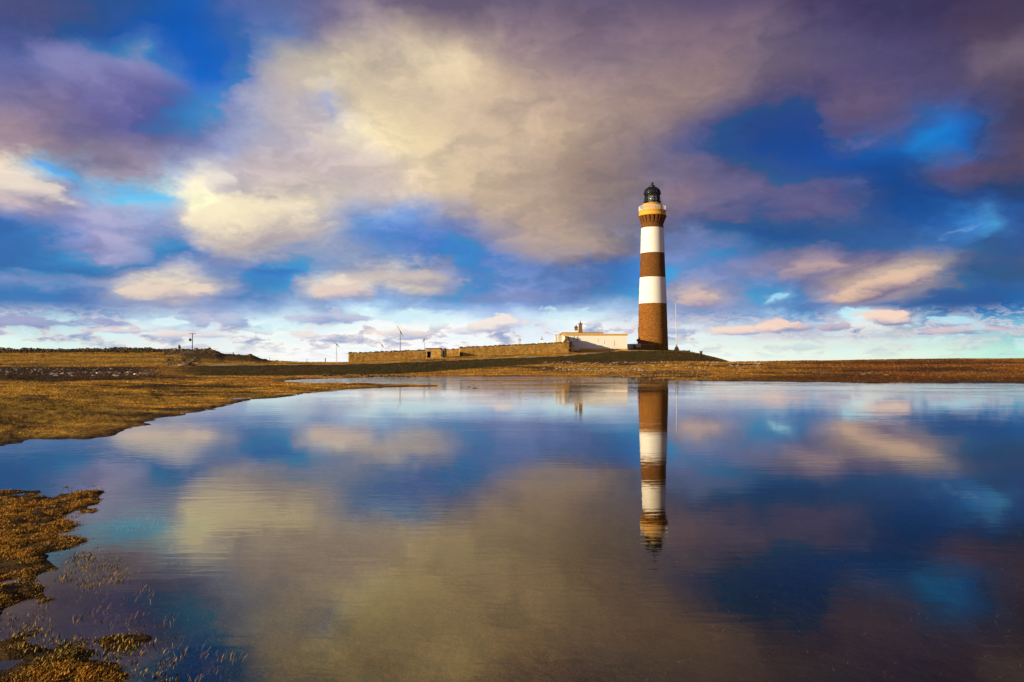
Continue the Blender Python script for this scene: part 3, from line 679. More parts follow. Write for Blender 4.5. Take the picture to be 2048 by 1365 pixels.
# ------------------------------------------------------------------ ground sheet
az = np.concatenate([np.arange(-180, -40, 4), np.arange(-40, -34, 1), np.arange(-34, 34.001, 0.1), np.arange(35, 40, 1), np.arange(40, 180, 4)])
az = np.radians(az)
rr = np.concatenate([[0.2, 0.7, 1.4], 2.0 * (460.0 ** (np.linspace(0, 1, 400)))])
A, R = np.meshgrid(az, rr, indexing='ij')
X = R * np.sin(A); Y = R * np.cos(A)
Z, SD, PX, DD, DS = Hfull(X.ravel(), Y.ravel())
na, nr = A.shape
idx = np.arange(na * nr).reshape(na, nr)
i0 = idx; i1 = np.roll(idx, -1, axis=0)
faces = np.stack([i0[:, :-1], i0[:, 1:], i1[:, 1:], i1[:, :-1]], -1).reshape(-1, 4)

def C(*a): return np.array(a, float)
GOLD, GOLD2, BROWN, RUST, GREEN, PEAT, MUD_SHADE, BED, OLIVE = C(.58, .30, .036), C(.46, .21, .026), C(.20, .082, .014), C(.27, .090, .014), C(.055, .062, .009), C(.024, .015, .008), C(.08, .042, .012), C(.17, .108, .020), C(.22, .165, .02)
def sst(x, a, b):
    t = np.clip((x - a) / (b - a), 0, 1); return t * t * (3 - 2 * t)
def ground_colour(X, Y, sd, px, dd, ds):
    def mixc(a, b, t): return a * (1 - t[:, None]) + b * t[:, None]
    n1 = fb(X, Y, 9, 21, 5); n2 = fb(X, Y * 2.2, 3.0, 31, 5); n3 = fb(X, Y * 1.5, 0.9, 41, 4); n4 = fb(X, Y, 22, 51, 3)
    ang = np.arctan2(X, np.maximum(np.abs(Y), .1)) * 40
    st = fb(ang * 2.0, np.log(np.maximum(dd, 1)) * 60, 6.0, 61, 4)
    one = np.ones_like(X)
    c = mixc(GOLD * one[:, None], GOLD2 * one[:, None], sst(n2, -.2, .3))
    c = mixc(c, BROWN, sst(n1 + 0.7 * st, -.05, .45) * .75)
    c = mixc(c, OLIVE, sst(n4 + .5 * n2, .05, .4) * .55)
    c = mixc(c, PEAT, sst(n2 * .6 + st + .35 * n3, .08, .42) * .8)
    c = c * (1 + .55 * n3 + .35 * st)[:, None]
    # right-hand moor is redder and darker
    right = sst(px, 1380, 1750) * sst(dd, 55, 62)
    rc = mixc(RUST * one[:, None] * .95, BROWN * .9, sst(st * .8 + n2, -.25, .3))
    rc = mixc(rc, GOLD2 * .8, sst(n1 - .5 * st, .0, .5) * .5)
    rc = mixc(rc, PEAT, sst(st, .05, .45) * .55)
    c = mixc(c, rc, right)
    # far shore in front of the tower: warm and stony
    # green bank between the foot line (3) and the track (4)
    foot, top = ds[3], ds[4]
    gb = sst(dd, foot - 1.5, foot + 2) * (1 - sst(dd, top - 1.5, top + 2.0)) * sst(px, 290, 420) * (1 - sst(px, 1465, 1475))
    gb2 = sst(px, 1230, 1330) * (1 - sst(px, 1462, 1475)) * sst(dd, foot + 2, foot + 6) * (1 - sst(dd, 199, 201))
    c = mixc(c, mixc(mixc(GREEN * .55 * one[:, None], OLIVE * .28, sst(n2 + .5 * n1, -.05, .4)), BROWN * .7, sst(st + .5 * n3, .12, .5) * .7), np.maximum(gb, gb2) * .93)  # green grass, with the bank's shade darkened into its colour
    # ground behind the track: gold with olive
    bh = sst(dd, top, top + 5) * (1 - right)
    c = mixc(c, mixc(GOLD * one[:, None] * .95, OLIVE * .9, sst(n1 + .5 * n2, -.1, .35)), bh * .6)
    # dark peaty field with pebbles on the left
    pe = (1 - sst(px, 260, 350)) * sst(dd + 6 * st, 47, 54) * (1 - sst(dd, 103, 112))
    he_ = sst(px, 345, 375) * (1 - sst(px, 500, 560)) * sst(dd, 124, 150) * sst(px + .6 * dd, 440, 470)
    c = mixc(c, mixc(PEAT * 1.3 * one[:, None], GREEN, sst(n1, .0, .3)), he_ * .85)
    gr = sst(px, 230, 420) * (1 - sst(px, 640, 800)) * sst(dd, 36, 42) * (1 - sst(dd, 52, 60)) * sst(n1 + .4 * n2, -.25, .15)
    c = mixc(c, OLIVE * np.array([.62, .72, .5]), gr * .8)
    lowr = sst(px, 1330, 1500) * (1 - sst(dd, 66, 80))
    c = mixc(c, BROWN * .55, lowr * .75)  # shading of the low moor near the water, put into the colour
    c = mixc(c, mixc(PEAT * one[:, None], BROWN * .6, sst(st, .0, .5)), pe * .92)
    pe2 = (1 - sst(px, 380, 620)) * sst(dd, 38, 46) * (1 - sst(dd, 47, 58)) * sst(st + n2, .0, .3)
    c = mixc(c, PEAT * 1.5, pe2 * .7)
    # near bank: browner, wet at the edge
    edge = 1 - sst(sd, 0.05, np.maximum(0.02 * dd, .12) + .12)
    c = mixc(c, MUD_SHADE, edge * .85 * (sd > -1))
    c = mixc(c, MUD_SHADE * .45, (np.hypot(X, Y) < 11.5) * .8)  # ground under the blades darkened: painted shadow in the gaps between tussocks
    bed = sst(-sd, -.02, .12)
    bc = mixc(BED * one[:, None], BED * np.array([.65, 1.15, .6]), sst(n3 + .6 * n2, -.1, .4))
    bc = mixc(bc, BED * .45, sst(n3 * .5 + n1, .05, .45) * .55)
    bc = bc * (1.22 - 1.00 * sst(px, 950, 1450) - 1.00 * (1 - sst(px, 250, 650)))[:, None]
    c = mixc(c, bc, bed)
    sea = sst(dd, 420, 440)
    return np.clip(c * (1 + .10 * n3)[:, None], 0.002, 1)
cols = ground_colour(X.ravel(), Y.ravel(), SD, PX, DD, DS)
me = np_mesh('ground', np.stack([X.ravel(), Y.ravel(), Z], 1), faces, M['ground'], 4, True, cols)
go = bpy.data.objects.new('ground', me); link(go); tag(go, kind='structure')
for k in (0, 20, 100, 200, 300, 390): pass

# ------------------------------------------------------------------ water
def water_mat(name, calm):
    m = bpy.data.materials.new(name); m.use_nodes = True
    nt = m.node_tree; nt.nodes.clear(); q = G(nt)
    pos = q.new('ShaderNodeNewGeometry').outputs['Position']
    px, py, pz = q.sep(pos)
    dist = q.v('LENGTH', pos)
    d = q.new('ShaderNodeVectorMath'); d.operation = 'LENGTH'; q.put(d.inputs[0], pos); dist = d.outputs['Value']
    sv = q.v('MULTIPLY', pos, (0.75, 2.4, 1.0))
    fine = q.noise(sv, 3.2, 3, 0.45, 0.5).outputs[0]
    mid = q.noise(q.v('MULTIPLY', pos, (1.0, 2.0, 1.0)), 0.9, 2, 0.5, 0.3).outputs[0]
    swell = q.noise(q.v('MULTIPLY', pos, (1.0, 2.6, 1.0)), 0.33, 3, 0.5).outputs[0]
    patch = q.rng(q.noise(q.v('MULTIPLY', pos, (1.0, 2.2, 1.0)), 0.10, 3, 0.5, 0.6).outputs[0], 0.40, 0.64, 0.35, 1.35, 'SMOOTHSTEP')
    a_f = q.m('MULTIPLY', q.m('ADD', q.rng(dist, 5.0, 40.0, 0.0008, 0.0016), q.rng(dist, 38.0, 78.0, 0.0, 0.0065)), patch)
    a_m = q.m('MULTIPLY', q.m('ADD', q.rng(dist, 5.0, 40.0, 0.0008, 0.0014), q.rng(dist, 38.0, 78.0, 0.0, 0.0060)), patch)
    h = q.m('ADD', q.m('MULTIPLY', fine, a_f), q.m('ADD', q.m('MULTIPLY', mid, a_m), q.m('MULTIPLY', swell, q.rng(dist, 5.0, 60.0, 0.0008, 0.0016))))
    bn = q.new('ShaderNodeBump'); bn.inputs['Strength'].default_value = 1.0; bn.inputs['Distance'].default_value = 1.0
    q.put(bn.inputs['Height'], h)
    fr = q.new('ShaderNodeFresnel')
    bfc = q.new('ShaderNodeNewGeometry').outputs['Backfacing']
    q.put(fr.inputs['IOR'], q.rng(bfc, 0.0, 1.0, 1.75, 1 / 1.75))
    gl = q.new('ShaderNodeBsdfGlossy')
    q.put(gl.inputs['Color'], q.mix(q.rng(fr.outputs[0], 0.15, 0.55, 0.0, 1.0), (1.0, 0.90, 0.58, 1), (0.98, 0.97, 0.95, 1)))
    q.put(gl.inputs['Roughness'], q.rng(dist, 8.0, 90.0, 0.003, 0.016)); q.put(gl.inputs['Normal'], bn.outputs[0])
    tr = q.new('ShaderNodeBsdfTransparent'); tr.inputs['Color'].default_value = (0.80, 0.72, 0.52, 1)
    mx = q.new('ShaderNodeMixShader')
    q.put(mx.inputs[0], fr.outputs[0]); nt.links.new(tr.outputs[0], mx.inputs[1]); nt.links.new(gl.outputs[0], mx.inputs[2])
    o = q.new('ShaderNodeOutputMaterial'); nt.links.new(mx.outputs[0], o.inputs['Surface'])
    return m
lk = bpy.data.objects.new('lake_water', np_mesh('lake_water', [(-100, -8, 0), (100, -8, 0), (100, 90, 0), (-100, 90, 0)], [(0, 1, 2, 3)], water_mat('lake_water', 1.0), 4))
link(lk); tag(lk, kind='structure')
sv_, sf_ = [], []
ring = [330, 900, 3000, 12000, 40000]
for r in ring:
    for i in range(96): sv_.append((r * math.sin(i / 96 * 2 * math.pi), r * math.cos(i / 96 * 2 * math.pi), -1.2))
for k in range(len(ring) - 1):
    for i in range(96):
        j = (i + 1) % 96; sf_.append((k * 96 + i, k * 96 + j, (k + 1) * 96 + j, (k + 1) * 96 + i))
seam = mat('sea_water', (0.02, 0.05, 0.09), 0.25, spec=0.5, bump=0.4, bscale=0.2, disp=0.6)
se = bpy.data.objects.new('sea', np_mesh('sea', sv_, [f[::-1] for f in sf_], seam, 4)); link(se); tag(se, kind='structure')

# ------------------------------------------------------------------ track along the top of the bank
tp = [(345, 733), (440, 732), (560, 730.4), (640, 730.2), (700, 730), (750, 728.6), (800, 727), (850, 724.8), (900, 722.5), (950, 720.3), (1000, 718), (1060, 716.2), (1120, 714), (1160, 710.4), (1200, 706.6), (1240, 702.8), (1270, 702.4), (1312, 702.4)]
pts = []
for k in range(len(tp) - 1):
    for s in range(12):
        t = s / 12; pts.append(tp[k][0] + (tp[k + 1][0] - tp[k][0]) * t)
tx = np.array(pts); td = np.interp(tx, LN[3][0], LN[3][2]) - 0.6
XY = [(P(x, 700, d)[0], d) for x, d in zip(tx, td)]
v_, f_ = [], []
for i, (x, y) in enumerate(XY):
    w = 1.1 + 0.5 * math.sin(i * 0.7) * math.sin(i * 0.23)
    nrm = 1.0
    for k, o in enumerate((-w, -w * .4, w * .3, w * 1.2)): v_.append((x, y + o * 1.3, 0))
v_ = np.array(v_); v_[:, 2] = Hfull(v_[:, 0], v_[:, 1])[0] + 0.05
for i in range(len(XY) - 1):
    for k in range(3): f_.append((4 * i + k, 4 * i + 4 + k, 4 * i + 5 + k, 4 * i + 1 + k))
tk = bpy.data.objects.new('track', np_mesh('track', v_, f_, M['sand'], 4)); link(tk); tag(tk, kind='structure')

# ------------------------------------------------------------------ grass
def blades(name, XY, h, w, colors, label, cat, lean=0.35, zoff=-0.01, per=1, wind=(0.25, 0.05)):
    n = len(XY)
    X, Y = XY[:, 0], XY[:, 1]
    Z = Hfull(X, Y)[0] + zoff
    a = RNG.uniform(0, 2 * np.pi, n)
    bx, by = np.cos(a) * w / 2, np.sin(a) * w / 2
    lx = RNG.normal(wind[0], lean, n) * h; ly = RNG.normal(wind[1], lean, n) * h
    b0 = np.stack([X - bx, Y - by, Z], 1); b1 = np.stack([X + bx, Y + by, Z], 1)
    m0 = np.stack([X - bx * .7 + lx * .35, Y - by * .7 + ly * .35, Z + h * .6], 1); m1 = np.stack([X + bx * .7 + lx * .35, Y + by * .7 + ly * .35, Z + h * .6], 1)
    t = np.stack([X + lx, Y + ly, Z + h], 1)
    V = np.stack([b0, b1, m1, m0, t], 1).reshape(-1, 3)
    o = np.arange(n)[:, None] * 5
    Fc = np.concatenate([o + np.array([0, 1, 2]), o + np.array([0, 2, 3]), o + np.array([3, 2, 4])], 0)
    Cc = np.repeat(colors, 5, axis=0)
    ob = bpy.data.objects.new(name, np_mesh(name, V, Fc, M['blade'], 3, False, Cc)); link(ob)
    tag(ob, label, cat, kind='stuff')
    return ob
def pal(n, cs, ws, var=.25):
    cs = np.array(cs); k = RNG.choice(len(cs), n, p=np.array(ws) / sum(ws))
    return cs[k] * RNG.uniform(1 - var, 1 + var, (n, 1)) 
def px_scatter(n, x0, x1, d0, d1, power=1.0):
    """points in front of the eye, between two bearings and two distances, thinning with distance"""
    d = (d0 ** power + RNG.uniform(0, 1, n) * (d1 ** power - d0 ** power)) ** (1 / power)
    x = RNG.uniform(x0, x1, n)
    return np.stack([(x - 1024) / F * d, d], 1)
# near-left bank
XY = px_scatter(620000, -420, 345, 3.1, 9.9, 0.6)
_, sd, _, _, _ = Hfull(XY[:, 0], XY[:, 1])
cl = fb(XY[:, 0], XY[:, 1], 0.16, 71, 3); cl2 = fb(XY[:, 0], XY[:, 1], 0.7, 75, 3)
keep = (sd > -0.32) & (RNG.uniform(-.55, .35, len(XY)) < cl * 1.3 + np.clip(sd - .08, -1, 0) * 1.8) & (cl2 > -.5)
XY = XY[keep]; sd = sd[keep]; cl = cl[keep]; cl2 = cl2[keep]
n = len(XY)
gcol = pal(n, [(.72, .36, .045), (.50, .22, .026), (.20, .09, .014), (.14, .12, .018), (.05, .03, .01)], [5, 5, 3, 2, 3])
edge = np.clip(1 - (sd + .1) / .4, 0, 1)[:, None]
gcol = gcol * (1 - edge * .55) + np.array([.07, .085, .014]) * edge * .55
hh = RNG.uniform(.009, .030, n) * (1 + .6 * cl) * np.clip(.55 + sd * 1.2, .5, 1)
blades('bank_grass', XY, hh, RNG.uniform(.003, .0065, n), gcol, 'short rusty gold grass covering the wet bank beside the water in the near left corner', 'grass')
# emergent tufts standing in the shallows
cen = []
def tufts(n, poly, nb, hm):
    xs = [p[0] for p in poly]; ys = [p[1] for p in poly]; k = 0
    while k < n:
        x = random.uniform(min(xs), max(xs)); y = random.uniform(min(ys), max(ys))
        if poly_sd(poly, np.array([x]), np.array([y]))[0] > 0:
            cen.append((*onwater(x, y), nb * random.uniform(.5, 1.6), hm * random.uniform(.6, 1.4))); k += 1
tufts(150, [(150, 1100), (200, 1095), (245, 1125), (250, 1160), (180, 1180), (120, 1160)], 12, .035)
tufts(70, [(190, 1150), (260, 1130), (330, 1200), (400, 1260), (230, 1270), (140, 1200)], 6, .03)
tufts(30, [(120, 1230), (330, 1200), (420, 1310), (250, 1330), (90, 1270)], 8, .045)
tufts(60, [(180, 1010), (300, 1010), (320, 1050), (220, 1070)], 5, .02)
tufts(60, [(100, 968), (200, 966), (230, 990), (110, 988)], 7, .03)
tufts(14, [(290, 1010), (400, 1010), (380, 1160), (300, 1130)], 5, .02)
tufts(60, [(-30, 1240), (90, 1200), (120, 1300), (-30, 1320)], 12, .035)
tufts(110, [(20, 1290), (250, 1270), (340, 1320), (380, 1365), (100, 1345)], 14, .04)
tufts(18, [(320, 1290), (480, 1290), (500, 1365), (360, 1365)], 6, .03)
XYl, hl = [], []
for cx, cy, nb, hm in cen:
    for _ in range(max(3, int(nb))):
        XYl.append((cx + random.gauss(0, .024), cy + random.gauss(0, .024))); hl.append(hm * random.uniform(.5, 1.2))
XYl = np.array(XYl); hl = np.array(hl); n = len(XYl)
zb = Hfull(XYl[:, 0], XYl[:, 1])[0]
blades('water_tufts', XYl, hl * .62 + np.clip(-zb, 0, .3), RNG.uniform(.003, .008, n), pal(n, [(.30, .20, .035), (.10, .11, .016), (.46, .26, .05), (.04, .035, .01)], [3, 3, 2, 3]), 'scattered little grass tufts poking up through the shallow water by the near left bank', 'grass', lean=.25)
# weed lying on the bed of the lake, seen through the surface
XY = px_scatter(60000, -100, 2150, 3.4, 12, 0.8)
wpx = 1024 + F * XY[:, 0] / XY[:, 1]; XY = XY[RNG.uniform(0, 1, len(XY)) > .85 * sst(wpx, 1000, 1500) + .75 * (1 - sst(wpx, 300, 600))]
_, sd, _, _, _ = Hfull(XY[:, 0], XY[:, 1])
cl = fb(XY[:, 0], XY[:, 1], .8, 81, 4)
XY = XY[(sd < -.15) & (cl > RNG.uniform(-.5, .5, len(sd)))]; n = len(XY)
blades('lake_weed', XY, RNG.uniform(.006, .035, n), RNG.uniform(.004, .010, n), pal(n, [(.07, .06, .012), (.09, .07, .016), (.05, .065, .012), (.10, .055, .016)], [4, 2, 3, 1], .4), 'brown green weed growing on the bed of the shallow lake, seen dimly through the water', 'weed', lean=.9)
# low ground behind the water on the left, the spit, and the land beyond
def field(name, n, x0, x1, d0, d1, hk, wk, power, label, cmod):
    XY = px_scatter(n, x0, x1, d0, d1, power)
    z, sd, px, dd, ds = Hfull(XY[:, 0], XY[:, 1])
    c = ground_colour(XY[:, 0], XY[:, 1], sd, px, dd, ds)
    cl = fb(XY[:, 0], XY[:, 1], .02 * (d0 + d1) / 2 + .25, 91, 4)
    keep = (sd > .04) & (cl > RNG.uniform(-.7, .45, len(sd)))
    XY, c, dd, sd = XY[keep], c[keep], dd[keep], sd[keep]; n = len(XY)
    s = np.clip(dd, 8, 1000)
    h = RNG.uniform(.5, 1.3, n) * hk * s ** .5 * np.clip(.35 + sd * .5, .35, 1); w = RNG.uniform(.5, 1.4, n) * wk * s
    c = c * cmod * RNG.uniform(.4, 1.45, (n, 1)) 
    blades(name, XY, h, w, c, label, 'grass', lean=.6)
field('shore_grass', 260000, -260, 900, 13, 58, .0055, .00075, .35, 'tussocky golden grass on the low ground behind the water on the left and on the narrow spit', 1.15)
field('hill_grass', 200000, -200, 2250, 58, 205, .0062, .0009, .9, 'rough brown and golden grass on the far shore, the moor and the low hill', 1.1)

# ================================================================== LIGHTHOUSE
TD = 201.6
tc0 = P(1306, 700, TD)
TX = tc0[0]
def tz(y): return P(1306, y, TD)[2]
BZ = tz(699.5)
PXM = TD / F * 1.0
def tr(hw): return hw * TD / F / math.cos(math.atan((1306 - 1024) / F)) * 0.995
lh = empty('lighthouse', (TX, TD, BZ), 'tall tapering lighthouse of brown brick with two broad white bands and a black lantern', 'lighthouse')
def Lz(y): return tz(y) - BZ
def band(name, y0, y1, w0, w1, m, n=72, extra=0.0, rows=6):
    b = MB()
    prof = []
    for k in range(rows + 1):
        t = k / rows
        prof.append((tr(w0 + (w1 - w0) * t) + extra, Lz(y0 + (y1 - y0) * t)))
    b.lathe(prof, n)
    return b.build(name, m, lh)
b = MB()
b.lathe([(tr(30.2), -1.5), (tr(29.9), Lz(697))], 72); b.build('plinth', M['brick'], lh)
band('brick_band', 697, 608, 29.6, 27.1, M['brick'])
band('white_band', 608, 556, 27.1, 25.1, M['whitetower'], extra=.03)
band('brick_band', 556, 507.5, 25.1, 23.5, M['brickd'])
band('white_band', 507.5, 457, 23.5, 21.9, M['whitetower'], extra=.03)
# flared corbel course under the gallery
b = MB()
prof = [(21.9, 457), (22.1, 452), (22.3, 447.5), (22.9, 443), (24.2, 438.5), (25.7, 434.5), (26.2, 433)]
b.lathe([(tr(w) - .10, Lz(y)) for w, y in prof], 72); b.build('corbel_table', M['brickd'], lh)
b = MB(); b.lathe([(tr(21.9) + .02, Lz(457.3)), (tr(22.4) + .06, Lz(456.8)), (tr(22.4) + .06, Lz(455.6)), (tr(22.0), Lz(455.2))], 72, cap=False)
b.build('string_course', M['brickd'], lh)
NC = 20
cm = None
for i in range(NC):
    a = 2 * math.pi * (i + .5) / NC
    if cm is None:
        q = MB()
        pr = [(22.3, 447.5, .04), (22.9, 443, .12), (24.2, 438.5, .18), (25.7, 434.5, .22), (26.3, 433.3, .22)]
        vs = []
        for w, y, e in pr:
            for rr_, ss in ((tr(w) - .3, -1), (tr(w) + e, -1), (tr(w) + e, 1), (tr(w) - .3, 1)):
                vs.append((rr_, ss * .23, Lz(y)))
        fs = []
        for k in range(len(pr) - 1):
            for j in range(4): fs.append((4 * k + j, 4 * k + (j + 1) % 4, 4 * k + 4 + (j + 1) % 4, 4 * k + 4 + j))
        fs += [(3, 2, 1, 0), (16, 17, 18, 19)]
        q.add(vs, fs)
        o = q.build('corbel', M['brickd'], lh); cm = o.data
    else:
        o = bpy.data.objects.new('corbel', cm); link(o, lh)
    o.rotation_euler = (0, 0, a)
# gallery slab
b = MB()
b.lathe([(tr(25.8), Lz(433.4)), (tr(26.9), Lz(432.8)), (tr(26.9), Lz(431)), (tr(26.3), Lz(430.4)), (tr(26.3), Lz(424.6)), (tr(26.9), Lz(424)), (tr(26.9), Lz(422.8)), (tr(18), Lz(422.7))], 72)
b.build('gallery', M['ochre'], lh)
# railing: balusters and rails
b = MB(); R0 = tr(26.4); zb, zt = Lz(422.8), Lz(414.2)
NB = 84
for i in range(NB):
    a = 2 * math.pi * i / NB
    b.tube((R0 * math.cos(a), R0 * math.sin(a), zb), (R0 * math.cos(a), R0 * math.sin(a), zt), .028, n=4, smooth=False, caps=False)
rl = b.build('railing', M['wmetal'], lh)
for z_, rr_ in ((zt, .05), (zb + (zt - zb) * .5, .025), (zb + .12, .03)):
    b = MB(); prof = [(R0 + rr_ * math.cos(t), z_ + rr_ * math.sin(t)) for t in np.linspace(0, 2 * math.pi, 7)]
    b.lathe(prof, 72, cap=False); b.build('rail', M['wmetal'], rl)
# murette (ochre drum) and a small door recess
b = MB()
b.lathe([(tr(18.6), Lz(422.8)), (tr(18.6), Lz(410.5)), (tr(19.1), Lz(410.2)), (tr(19.1), Lz(409)), (tr(16.5), Lz(408.8))], 48)
mu = b.build('lantern_base', M['ochre'], lh)
b = MB(); b.obox((tr(18.6) * math.cos(-1.35), tr(18.6) * math.sin(-1.35), (Lz(422.8) + Lz(412)) / 2), (-math.sin(-1.35), math.cos(-1.35), 0), (math.cos(-1.35), math.sin(-1.35), 0), (0, 0, 1), .45, .08, (Lz(412) - Lz(422.8)) / 2)
b.build('door', M['ochre2'], lh)
# lantern: glass drum with diagonal bars
RL = tr(15.2); z0, z1 = Lz(408.8), Lz(388.5)
def glass_mat():
    m = bpy.data.materials.new('lantern_glass'); m.use_nodes = True
    nt = m.node_tree; nt.nodes.clear(); q = G(nt)
    fr = q.new('ShaderNodeFresnel'); fr.inputs['IOR'].default_value = 1.5
    gl = q.new('ShaderNodeBsdfGlossy'); gl.inputs['Roughness'].default_value = .03
    t = q.new('ShaderNodeBsdfTransparent'); t.inputs['Color'].default_value = (.86, .93, .91, 1)
    mx = q.new('ShaderNodeMixShader'); q.put(mx.inputs[0], fr.outputs[0]); nt.links.new(t.outputs[0], mx.inputs[1]); nt.links.new(gl.outputs[0], mx.inputs[2])
    o = q.new('ShaderNodeOutputMaterial'); nt.links.new(mx.outputs[0], o.inputs['Surface']); return m
M['glass'] = glass_mat()
b = MB(); b.lathe([(RL - .05, z0), (RL - .05, z1)], 16, smooth=False, cap=False); gz = b.build('lantern_glazing', M['glass'], lh)
b = MB(); NBAR = 16
for tier in range(2):
    za = z0 + (z1 - z0) * tier / 2; zc = z0 + (z1 - z0) * (tier + 1) / 2
    for i in range(NBAR):
        for s in (-1, 1):
            a0 = 2 * math.pi * i / NBAR; a1 = a0 + s * 2 * math.pi / NBAR
            b.tube((RL * math.cos(a0), RL * math.sin(a0), za), (RL * math.cos(a1), RL * math.sin(a1), zc), .040, n=4, caps=False)
b.build('glazing_bars', M['black'], lh)
for z_, r_, t_ in ((z0 + .03, RL + .03, .09), ((z0 + z1) / 2, RL + .02, .05), (z1 - .05, RL + .06, .12)):
    b = MB(); b.lathe([(r_ - t_, z_ - t_), (r_ + t_, z_ - t_), (r_ + t_, z_ + t_), (r_ - t_, z_ + t_), (r_ - t_, z_ - t_)], 32, cap=False); b.build('lantern_ring', M['black'], lh)
# outer cleaning walk
b = MB(); b.lathe([(RL + .02, Lz(405.2)), (RL + .34, Lz(405.2)), (RL + .34, Lz(404.2)), (RL + .02, Lz(404.2)), (RL + .02, Lz(405.2))], 32, cap=False)
ct = b.build('catwalk', M['black'], lh)
b = MB()
for i in range(16):
    a = 2 * math.pi * i / 16
    b.tube(((RL + .32) * math.cos(a), (RL + .32) * math.sin(a), Lz(404.2)), ((RL + .32) * math.cos(a), (RL + .32) * math.sin(a), Lz(399.6)), .02, n=4, caps=False)
b.lathe([(RL + .30, Lz(399.6) - .02), (RL + .34, Lz(399.6) - .02), (RL + .34, Lz(399.6) + .02), (RL + .30, Lz(399.6) + .02), (RL + .30, Lz(399.6) - .02)], 32, cap=False)
b.build('catwalk_rail', M['black'], ct)
# lens inside
b = MB(); pr = []
for k in range(13):
    t = k / 12; pr.append((.40 + .42 * math.sin(math.pi * t) + (.05 if k % 2 else 0), z0 + .25 + (z1 - z0 - .6) * t))
b.lathe(pr, 20)
lens = mat('lens_glass', (.33, .38, .33), .10, spec=.9); b.build('lens', lens, lh)
b = MB(); b.tube((0, 0, z0 - .1), (0, 0, z0 + .3), .5, .3, n=12); b.build('lens_pedestal', M['ochre'], lh)
# dome
b = MB(); RD = tr(16.4); zt_ = Lz(373.4); zb_ = Lz(388.6)
b.lathe([(RL + .05, zb_ - .1), (RD + .12, zb_ - .06), (RD + .12, zb_ + .12), (RD, zb_ + .16)] + [(RD * math.cos(t) ** 1.08 + .02, zb_ + .16 + (zt_ - zb_ - .16) * math.sin(t)) for t in np.linspace(.12, 1.50, 10)], 48)
dm = b.build('dome', M['black'], lh)
b = MB()
for i in range(16):
    a = 2 * math.pi * i / 16; last = None
    for t in np.linspace(.05, 1.42, 8):
        r = RD * math.cos(t) ** 1.08 + .04; z = zb_ + .16 + (zt_ - zb_ - .16) * math.sin(t)
        p = (r * math.cos(a), r * math.sin(a), z)
        if last: b.tube(last, p, .035, n=4, caps=False)
        last = p
b.build('dome_rib', M['black'], dm)
b = MB(); b.lathe([(tr(5.2), Lz(374.6)), (tr(5.4), Lz(373)), (tr(4.6), Lz(371.4)), (tr(2.6), Lz(370.6)), (tr(2.1), Lz(368.8)), (tr(2.9), Lz(367.6)), (tr(2.8), Lz(366.2)), (tr(1.0), Lz(365.2)), (.02, Lz(365))], 20)
b.build('vent_cowl', M['black'], lh)
b = MB()
for i in range(8):
    a = 2 * math.pi * i / 8; b.tube((tr(5) * math.cos(a), tr(5) * math.sin(a), Lz(373.5)), (tr(5) * math.cos(a), tr(5) * math.sin(a), Lz(371)), .03, n=4)
b.build('crown_rail', M['black'], lh)['kind'] = 'stuff'
b = MB(); b.tube((0.12, 0, Lz(366)), (.30, 0, Lz(360.6)), .035, .015, n=5); b.build('lightning_rod', M['black'], lh)
# small windows on the left flank and seaward side
def tower_r(z): return tr(29.6 + (21.9 - 29.6) * max(0, min(1, (z - Lz(697)) / (Lz(457) - Lz(697)))))
for yy, aa in ((626, 3.10), (660, 3.16), (585, 3.12), (530, 3.14), (480, 3.12)):
    z = Lz(yy); r = tower_r(z); c = (r * math.cos(aa), r * math.sin(aa), z)
    w = MB(); w.obox(c, (-math.sin(aa), math.cos(aa), 0), (math.cos(aa), math.sin(aa), 0), (0, 0, 1), .42, .12, .62)
    wo = w.build('window', M['brickd'] if yy not in (585, 480) else M['render'], lh)
    w = MB(); w.obox(np.array(c) + np.array((math.cos(aa), math.sin(aa), 0)) * .125, (-math.sin(aa), math.cos(aa), 0), (math.cos(aa), math.sin(aa), 0), (0, 0, 1), .30, .01, .5); w.build('pane', M['pane'], wo)
# dark porch lamp bracket at the left of the foot
w = MB(); zc = Lz(681); rl_ = tower_r(zc)
w.box(-rl_ - .35, -.5, zc - .25, -rl_ + .1, .5, zc + .28); w.build('porch_hood', M['dark'], lh)
w = MB(); w.box(-rl_ - .12, -.42, Lz(699), -rl_ + .12, .42, zc - .27); w.build('door', M['wood'], lh)

